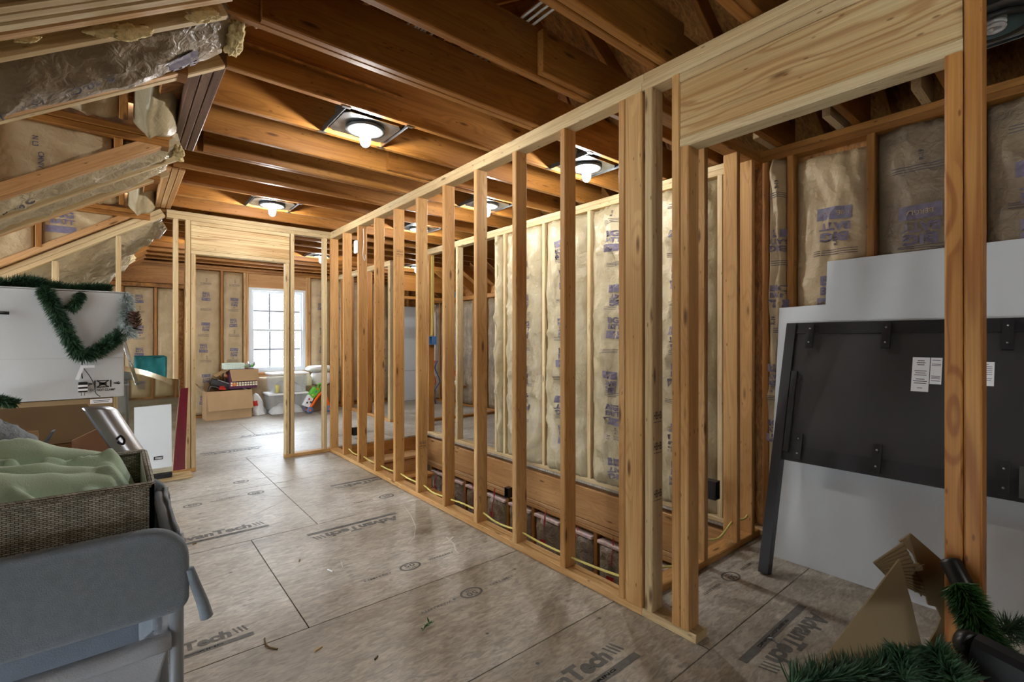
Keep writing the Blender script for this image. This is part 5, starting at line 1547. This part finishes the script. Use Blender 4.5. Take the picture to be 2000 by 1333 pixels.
cable('electrical_cable', 'yellow cable running down the corner stud to the blue outlet box', [(3.24, 5.612, 2.40), (3.235, 5.612, 2.0), (3.237, 5.612, 1.6), (3.235, 5.612, 1.31)], .006)
cable('electrical_cable', 'second yellow cable beside it down the corner stud', [(3.262, 5.612, 2.40), (3.258, 5.611, 2.0), (3.26, 5.611, 1.6), (3.25, 5.612, 1.31)], .006)
for (u0, v0, u1, v1, lab) in ((1031, 25, 1010, 45, 'white cable pair over the joists, upper middle'), (800, 72, 785, 88, 'white cable pair over the second joist bay'), (716, 135, 695, 148, 'white cable pair over the third joist bay')):
    a = at(u0, v0, Z=2.735)
    for q in range(3):
        if q == 0:
            tt = thing('cable_bundle', lab, 'cable', (a.x, a.y, 2.735), group='cables over the joists')
        tube('cable', [(a.x+.035*q, a.y-.5, 2.733), (a.x+.035*q, a.y+.9, 2.733)], .006, 'wcable', tt, seg=6)
def outlet(name, label, c, mat, ax='x', s=(.045, .035, .10), parts=True):
    t = thing(name, label, 'electrical box', tuple(c))
    x, y, z = c
    bm_ = carton(t, -s[0], s[0], -s[1], s[1], -s[2]/2, s[2]/2, mat, t=.004, nm='box_shell')
    bm_.rotation_euler = (0, R(-90) if ax == 'x' else 0, 0) if ax == 'x' else (R(90), 0, 0)
    o = tube('wire_tail', [(x, y, z+.03), (x-.006, y-.006, z), (x, y-.004, z-.03)], .003, 'yellow', t, seg=5)
    return t
outlet('outlet_box', 'black outlet box nailed inside the short stud wall', (2.77, 1.42+.03, .36), 'black', 'y', (.028, .055, .07))
outlet('outlet_box', 'black outlet box hanging over the stair insulation', tuple(at(993, 962, X=3.12)), 'black', 'x', (.05, .03, .06))
outlet('outlet_box', 'black outlet box low on a stud near the crossing wall', tuple(at(693, 843, X=2.35)+Vector((0, 0, 0))), 'black', 'x', (.05, .03, .06))
outlet('outlet_box', 'blue outlet box on the corner stud with yellow cables', (3.235, 5.575, 1.255), 'blue', 'x', (.055, .04, .07))
outlet('outlet_box', 'blue outlet box high on the bath alcove wall', tuple(at(893, 576, X=5.04)), 'blue', 'x', (.055, .05, .07))
al = thing('alarm_sensor', 'white rounded alarm sensor on a stud with a thin wire', 'sensor', (XA-.01, 4.60, 2.2))
yq = Y0A+.4064*7
qa = at(695, 482, X=XA-.014)
box('sensor_case', XA-.028, XA-.001, yq+.0, yq+.062, qa.z-.07, qa.z+.06, 'white', al, .012)
tube('sensor_wire', smooth_path([(XA+.045, yq-.004, 2.38), (XA+.048, yq-.005, 2.25), (XA+.042, yq-.004, 2.12), (XA+.06, yq-.004, 2.06), (XA+.066, yq-.005, 2.12)], 6), .003, 'wcable', al, seg=5)

# --- spiral lamp in the fixture beyond the doorway
lt = downlight(2.62, .226, 'unlit recessed fixture with white spiral bulb beyond the doorway', lit=False, bulbtype='cfl')
hx = [(2.62+.022*math.cos(a), .226+.022*math.sin(a), JB-.012-.055*a/(2*PI*3.5)+.045) for a in [k*.35 for k in range(int(2*PI*3.5/.35)+1)]]
tube('bulb_spiral', hx, .0085, 'white', lt, seg=8)
lathe('bulb_base', [(.024, .0), (.024, .04), (.014, .05)], 'white', lt, (2.62, .226, JB+.035))
box('wire_tag', 2.53, 2.55, .30, .36, JB+.01, JB+.05, 'leafg', lt)

# grade stamps on the pale built-up stud and a few others
def stud_stamp(name, items, x, fn):
    V, F, FM = text_on(fn, items)
    mesh_obj('printed_marking', V, F, 'inkblack', WA, loc=V[0])
M['stampink'] = plain('grade_stamp_ink', srgb(70, 58, 44), .7)
for (z, w) in ((.92, .034), (.78, .034), (.565, .03)):
    V, F, FM = text_on(lambda a, b: Vector((XA+.001+a, 1.2465, z+b)), [('HBHB', .045, 0, .062, .035, 0, 0), ('line', .045, -.028, .06, .003, 0, 0)])
    mesh_obj('printed_marking', V, F, 'stampink', WA, loc=V[0])
for k, z in ((5, 2.02), (4, .42)):
    y = Y0A+.4064*k-.0006
    V, F, FM = text_on(lambda a, b: Vector((XA+a, y, z+b)), [('SPF KD', .045, .012, .06, .014, 0, 0), ('STUD', .045, -.012, .06, .014, 0, 0), ('line', .045, .028, .07, .002, 0, 0), ('line', .045, -.028, .07, .002, 0, 0)])
    mesh_obj('printed_marking', V, F, 'stampink', WA, loc=V[0])

# joist tails on the far wall plate; paler lumber paints in their lit look
for y in (1.30, .93, .55, .16):
    prism('joist_tail', [(2.98, y, 2.63), (3.30, y, 2.63), (3.30, y, 2.545), (3.235, y, 2.487), (2.98, y, 2.487)], S, (0, -1, 0), 'new', CE)

# ------------------------------------------------------------------ the pile of things in the window room
M['clear'] = clear_mat('clear_plastic', (.95, .97, .98, 1), .10, .24, .12)
M['cloudy'] = clear_mat('thin_plastic_bag', (.95, .96, .97, 1), .12, .45, .2)
M['purple'] = plain('purple_print_box', srgb(86, 40, 72), .5)
M['darkfab'] = plain('dark_charcoal_fabric', srgb(52, 50, 52), .7)
M['orange'] = plain('orange_plastic', srgb(240, 104, 24), .35)
M['green'] = plain('green_plastic', srgb(96, 190, 60), .35)
M['bluew'] = plain('blue_wheel', srgb(84, 118, 164), .4)
M['redp'] = plain('red_plastic', srgb(206, 52, 44), .4)
M['cream'] = plain('cream_plastic', srgb(232, 228, 196), .4)
M['cloth'] = plain('white_cloth', srgb(226, 228, 230), .9, spec=.2, noise_amt=.06, nscale=6)
M['greycloth'] = plain('grey_cloth', srgb(176, 178, 176), .9, noise_amt=.2, nscale=12)
M['basketw'] = plain('pale_mint_plastic', srgb(220, 236, 226), .4)
M['silverleaf'] = plain('silver_leaves', srgb(176, 178, 184), .35, metal=.5)
# big open carton with a flap hanging down its front
c0 = at(403, 823, Z=0); ang = R(3); wbx = .64; zc = .45
ob = thing('cardboard_box', 'large open brown carton of clutter below the window room batts', 'box', (c0.x, c0.y, 0), ang)
carton(ob, 0, wbx, 0, .33, 0, zc, 'card', flaps=(
    ([(.0, -.004, zc), (wbx, -.004, zc), (wbx+.012, -.05, zc-.30), (.02, -.07, zc-.30)], 'card'),
    ([(-.004, 0, zc), (-.004, .33, zc), (-.11, .28, zc+.12), (-.11, .08, zc+.12)], 'cardd'),
    ([(0, .334, zc), (wbx, .334, zc), (wbx-.05, .345, zc+.12), (.05, .345, zc+.12)], 'card')))
def loc(o, r, v):
    c, s = math.cos(r), math.sin(r); return Vector((o.x+v[0]*c-v[1]*s, o.y+v[0]*s+v[1]*c, v[2]))
CL = lambda a, b, z: loc(c0, ang, (a, b, z))
dk = thing('keyboard_case', 'long dark charcoal case with silver edge slanting out of the carton', 'case', tuple(CL(.2, .2, .4)), ang)
lumber('case_body', CL(.10, .22, .60), CL(.58, .16, .40), .10, .16, 'darkfab', dk, up=(0, 0, 1), ch=.01)
lumber('edge_strip', CL(.18, .12, .62), CL(.60, .07, .44), .012, .02, 'silver', dk)
gr_ = thing('metal_bracket', 'grey metal bracket among the clutter in the carton', 'bracket', tuple(CL(.1, .1, .4)))
tube('bracket_bar', smooth_path([CL(.03, .06, .30), CL(.05, .06, .50), CL(.12, .07, .52), CL(.22, .08, .46)], 4), .014, 'galvd', gr_, seg=8)
tube('bracket_bar', [CL(.05, .1, .30), CL(.05, .1, .52)], .012, 'galv', gr_, seg=8)
rr_ = prism('red_cloth', [CL(.18, .03, .47), CL(.27, .03, .465), CL(.26, .12, .5), CL(.2, .12, .5)], .02, (0, 0, 1), 'redp', None); tag(rr_, 'bit of red plastic showing in the carton', 'plastic')
# purple printed box on top, open flaps
p2 = thing('gift_box', 'purple printed carton with open flap on the larger carton', 'box', tuple(CL(.33, .06, .47)), ang)
carton(p2, 0, .40, 0, .25, 0, .31, 'purple', flaps=(
    ([(-.004, .0, .31), (-.004, .25, .31), (-.18, .25, .22), (-.18, .02, .20)], 'card'),
    ([(.0, -.004, .31), (.42, -.004, .31), (.42, -.03, .12), (.03, -.03, .12)], 'card')))
Vt, Ft, FM = [], [], []
def local_print(root, items, fn, mats):
    V, F, FMx = text_on(fn, items)
    me = bpy.data.meshes.new('printed_marking'); me.from_pydata([tuple(v) for v in V], [], F)
    for m_ in mats: me.materials.append(M[m_])
    for p, i in zip(me.polygons, FMx): p.material_index = i
    o = bpy.data.objects.new('printed_marking', me); COL.objects.link(o); o.parent = root
local_print(p2, [('bar', .03+.04*k, .055+.035*j, .03, .026, 0, 0) for k in range(10) for j in range(2)]+[('ring', .07, .07, .08, .06, 0, 1), ('bar', .07, .07, .06, .045, 0, 1)], lambda x, y: Vector((x, -.003, y)), ['cream', 'orange'])
local_print(p2, [('bar', .05+.05*k, .06+.05*j, .03, .03, 0, 0) for k in range(5) for j in range(2)]+[('bar', .18, .20, .10, .05, .3, 1)], lambda x, y: Vector((-.003, x, y)), ['inkd', 'orange'])
# plastic basket on it
def pbasket():
    t = thing('plastic_basket', 'pale mint plastic basket with square holes on the purple carton', 'basket', tuple(CL(.33, .12, .79)), ang)
    def side(p, q, h, n):
        p, q = Vector(p), Vector(q); L = (q-p).length; d = (q-p)/L
        vs = []; fs = []
        rows_, cols_ = 3, max(3, int(L/.022))
        def rect(a0, a1, z0, z1):
            o_ = len(vs)
            for dn in (0, .003):
                vs.extend([p+d*a0+Vector((0, 0, z0))+n*dn, p+d*a1+Vector((0, 0, z0))+n*dn, p+d*a1+Vector((0, 0, z1))+n*dn, p+d*a0+Vector((0, 0, z1))+n*dn])
            fs.extend([tuple(o_+i for i in f) for f in ((3, 2, 1, 0), (4, 5, 6, 7), (0, 1, 5, 4), (1, 2, 6, 5), (2, 3, 7, 6), (3, 0, 4, 7))])
        for k in range(cols_+1): rect(L*k/cols_-.005, L*k/cols_+.005, 0, h)
        for k in range(rows_+1): rect(0, L, h*k/rows_-.005, h*k/rows_+.006)
        me = bpy.data.meshes.new('basket_side'); me.from_pydata([tuple(v) for v in vs], [], fs); me.materials.append(M['basketw'])
        o = bpy.data.objects.new('basket_side', me); COL.objects.link(o); o.parent = t
    A = [(-.06, -.02, 0), (.22, -.02, 0), (.22, .17, 0), (-.06, .17, 0)]
    for i in range(4):
        p, q = A[i], A[(i+1) % 4]; n = Vector((q[1]-p[1], p[0]-q[0], 0)).normalized(); side(p, q, .085, n)
    b = box('basket_base', -.06, .22, -.02, .17, 0, .004, 'basketw', None); b.parent = t
pbasket()
fl = thing('silver_flowers', 'silvery artificial flower bunch on the purple carton', 'flowers', tuple(CL(.64, .15, .79)))
rnd = random.Random(11)
for k in range(34):
    b = CL(.66+rnd.uniform(-.05, .05), .16+rnd.uniform(-.05, .05), .80); a = rnd.uniform(0, 2*PI); el = rnd.uniform(.1, 1.4); L = rnd.uniform(.06, .12)
    d = Vector((math.cos(a)*math.cos(el), math.sin(a)*math.cos(el), math.sin(el)))*L; s = d.cross(Vector((0, 0, 1))).normalized()*.016
    prism('petal', [b, b+d*.55+s, b+d, b+d*.55-s], .002, d.cross(s), 'silverleaf' if k % 4 else 'green', fl)
# grey bin with red lid at the left edge
gb = thing('storage_bin', 'grey storage bin with red lid behind the door trimmer', 'bin', tuple(at(383, 812, Z=0)))
g0 = at(378, 812, Z=0)
lathe('bin_body', [(.09, .0), (.12, .34)], 'greycloth', gb, (g0.x, g0.y+.1, 0), seg=20)
lathe('bin_lid', [(.128, .341), (.128, .37), (.10, .40), (0, .40)], 'redp', gb, (g0.x, g0.y+.1, 0), seg=20)
# plastic carrier bag
bg0 = at(509, 812, Z=0)
def bag(a, b):
    th = 2*PI*a; r = (.12*(1-b)**.45+.012)*(1+.22*noise.noise((math.cos(th)*2, math.sin(th)*2, b*4)))
    return Vector((bg0.x+r*math.cos(th)*.9-.05*b, bg0.y+.13+r*math.sin(th)*.8, .004+.36*b+.02*noise.noise((th, b*5, 2))))
sbag = thing('carrier_bag', 'white plastic carrier bag with red print slumped beside the carton', 'bag', (bg0.x, bg0.y+.13, 0))
grid_surf('bag_skin', bag, 40, 18, 'cloth', sbag)
grid_surf('red_print', lambda a, b: bag(.60+.14*a, .42+.25*b)+Vector((0, -.004, 0)), 8, 6, 'redp', sbag)
# two clear bins with white lids
def bin_(label, x0, x1, y0, y1, z0, z1):
    t = thing('storage_bin', label, 'storage bin', ((x0+x1)/2, (y0+y1)/2, z0))
    ins = .03
    lo = [(x0+ins, y0+ins), (x1-ins, y0+ins), (x1-ins, y1-ins), (x0+ins, y1-ins)]; hi = [(x0, y0), (x1, y0), (x1, y1), (x0, y1)]
    vs = [Vector((a, b, z0)) for a, b in lo]+[Vector((a, b, z1-.03)) for a, b in hi]
    mesh_obj('bin_body', vs, [(3, 2, 1, 0)]+[(i, (i+1) % 4, 4+(i+1) % 4, 4+i) for i in range(4)], 'clear', t, loc=vs[0])
    box('bin_lid', x0-.015, x1+.015, y0-.015, y1+.015, z1-.03, z1, 'white', t, .008)
    return t
q0, q1 = at(527, 806, Z=0), at(606, 803, Z=0)
X0, X1 = q0.x, q1.x; YB0 = 8.62
X0 = at(527, 806, Y=YB0).x; X1 = at(601, 806, Y=YB0).x
bin_('lower clear plastic bin with white lid below the window', X0, X1, YB0, YB0+.42, .004, .365)
bin_('upper clear plastic bin with white lid stacked below the window', X0+.03, X1+.01, YB0+.03, YB0+.40, .366, .70)
def heap(name, label, x0, x1, y0, y1, z0, z1, mat, sd):
    def f(a, b):
        x = x0+(x1-x0)*a; y = y0+(y1-y0)*b
        e = (math.sin(PI*a)*math.sin(PI*b))**.35
        return Vector((x, y, z0+(z1-z0)*e*(.75+.4*noise.noise((x*7, y*7, sd)))))
    o = grid_surf(name, f, 30, 20, mat, None, loc=((x0+x1)/2, (y0+y1)/2, z0)); tag(o, label, 'cloth'); return o
heap('folded_cloth', 'white linens inside the lower clear bin', X0+.05, X1-.05, YB0+.06, YB0+.37, .01, .22, 'cloth', 3)
heap('folded_cloth', 'grey and white cloths inside the upper clear bin', X0+.09, X1-.05, YB0+.09, YB0+.35, .375, .60, 'greycloth', 5)
cp = at(541, 765, Y=YB0+.08)
lathe('paper_cup', [(.035, 0), (.042, .13)], 'yellow', None, (X0+.13, YB0+.075, .372), seg=16)
tag(bpy.context.scene.objects[-1] if False else bpy.data.objects['paper_cup'], 'yellow cup inside the upper clear bin', 'cup')
# carton and white bedding beyond the toy
k0 = at(599, 790, Y=8.75).x
cb = thing('cardboard_box', 'brown carton behind the orange toy walker', 'box', (k0+.25, 8.9, 0))
box('body', k0, k0+.50, 8.76, 9.04, 0.0, .44, 'cardd', cb, .005)
pw = at(618, 725, Y=8.8)
def pillow(a, b):
    th = 2*PI*a; ph = PI*(b-.5)
    return Vector((k0+.27+.24*math.cos(ph)**.6*math.copysign(abs(math.cos(th))**.6, math.cos(th)), 8.92+.14*math.cos(ph)**.6*math.sin(th), .74+.06*math.sin(ph)+.01*noise.noise((th, ph*2, 1))))
o = grid_surf('pillow', pillow, 40, 20, 'cloth', None, loc=(k0+.27, 8.92, .68)); tag(o, 'white pillow on folded bedding atop the carton by the window', 'pillow')
def bed(a, b):
    th = 2*PI*a; ph = PI*(b-.5)
    return Vector((k0+.30+.19*math.cos(ph)**.4*math.copysign(abs(math.cos(th))**.5, math.cos(th)), 8.92+.13*math.cos(ph)**.4*math.sin(th), .56+.118*math.sin(ph)))
o = grid_surf('folded_bedding', bed, 36, 16, 'cloth', None, loc=(k0+.3, 8.92, .44)); tag(o, 'folded white bedding on the carton behind the toy walker', 'bedding')
lathe('plastic_jug', [(.05, 0), (.062, .02), (.062, .15), (.03, .20), (.022, .23), (0, .23)], 'cream', None, (k0+.05, 8.83, .441), seg=18)
tag(bpy.data.objects['plastic_jug'], 'cream plastic jug beside the folded bedding', 'jug')
# toy walker
ty = 8.52
tw = thing('toy_walker', 'orange and green baby push walker with blue wheels', 'toy', (at(612, 806, Y=ty).x, ty, 0))
A = lambda u, v, dy=0.: at(u, v, Y=ty+dy)
for dy in (.0, .17):
    tube('side_frame', smooth_path([A(598, 803, dy), A(606, 797, dy), A(616, 782, dy), A(625, 770, dy), A(634, 768, dy), A(640, 785, dy), A(644, 800, dy)], 5), .022, 'orange', tw, seg=10)
for (u, v) in ((604.5, 801), (642, 800)):
    for dy in (-.03, .20):
        p = A(u, v, 0); zz = .055
        wh = lathe('wheel', [(.0, -.015), (.05, -.015), (.055, -.008), (.055, .008), (.05, .015), (0, .015)], 'bluew', tw, (p.x, ty+dy, zz), seg=24, axis=(0, 1, 0))
        lathe('hub', [(.018, -.018), (.018, .018)], 'orange', wh, (p.x, ty+dy, zz), seg=12, axis=(0, 1, 0))
pa, pb, pcx = A(597, 790, .03), A(605, 795, .03), A(622, 762, .03)
prism('activity_panel', [A(594, 793, .0), A(604, 797, .0), A(612, 780, .0), A(605, 772, .0)], .15, (0, 1, 0), 'white', tw)
prism('activity_panel', [A(605, 772, .0), A(612, 780, .0), A(626, 763, .0), A(616, 757, .0)], .15, (0, 1, 0), 'green', tw)
for k, (u, v, m) in enumerate(((600, 787, 'inkblack'), (604, 780, 'redp'), (607, 786, 'inkblack'), (611, 772, 'yellow'), (617, 766, 'bluew'), (620, 760, 'orange'))):
    p = A(u, v, -.004); box('knob', p.x-.014, p.x+.014, ty-.01, ty-.001, p.z-.014, p.z+.014, m, tw, .003)
tube('push_handle', smooth_path([A(622, 762, .03), A(621, 753, .03), A(627, 750, .03), A(636, 751, .09), A(630, 752, .15), A(624, 762, .15)], 6), .014, 'green', tw, seg=8)
# bath alcove: white panels, pipes
wp = thing('shower_panel', 'tall white shower surround panel leaning in the bath alcove', 'panel', (4.66, 9.05, 0))
a, b = at(782, 780, Y=9.04), at(816, 780, Y=9.04)
box('upper_panel', a.x-.25, b.x, 9.06, 9.08, .62, 1.955, 'board', wp, .003)
box('lower_panel', a.x-.25, b.x, 9.02, 9.055, .0, .615, 'board', wp, .003)
pv = thing('vent_pipe', 'white vertical plastic vent pipe in the bath alcove', 'pipe', tuple(at(848, 780, X=4.8)))
p_ = at(848, 780, X=4.8)
tube('pipe', [(p_.x, p_.y, 0.0), (p_.x, p_.y, 1.95)], .03, 'white', pv, seg=12)
lathe('pipe_collar', [(.036, 0), (.036, .07)], 'white', pv, (p_.x, p_.y, .5), seg=12)
for k, (m, dx, lab) in enumerate((('red', .0, 'red water tubing rising beside the vent pipe'), ('bluepex', .05, 'blue water tubing rising beside the vent pipe'))):
    o = tube('water_tubing', smooth_path([(p_.x-.05+dx, p_.y-.05, 0.0), (p_.x-.08+dx, p_.y-.06, .25), (p_.x-.02+dx*2, p_.y-.07, .45), (p_.x-.06+dx, p_.y-.05, .7), (p_.x-.01+dx, p_.y-.06, .85)], 6), .011, m, None, seg=7); tag(o, lab, 'tubing')
o = tube('water_tubing', smooth_path([at(893, 722, X=4.95), at(888, 728, X=4.95), at(893, 740, X=4.95), at(899, 735, X=4.95)], 6), .01, 'red', None, seg=7); tag(o, 'short loop of red tubing by the knee wall', 'tubing')
dv = thing('drain_pipe', 'short white drain pipe stub on a block in the bath alcove', 'pipe', tuple(at(892, 748, X=4.9)))
p_ = at(892, 748, X=4.9)
tube('pipe_stub', [p_+Vector((-.07, 0, 0)), p_+Vector((.1, 0, 0))], .04, 'white', dv, seg=14)
lumber('support_block', p_+Vector((0, -.25, -.06)), p_+Vector((0, .25, -.06)), .04, .09, 'joist', dv)
post('support_leg', p_.x-.02, p_.x+.02, p_.y+.2, p_.y+.24, 0.0, p_.z-.085, 'joist', dv)
# the house across the way
nb = struct('neighbour_facade')
M['siding'] = plain('grey_siding', srgb(66, 63, 62), .8)
for k in range(24):
    box('siding_board', -4, 12, 15.0, 15.03, -3+.25*k, -3+.25*k+.243, 'siding', nb)
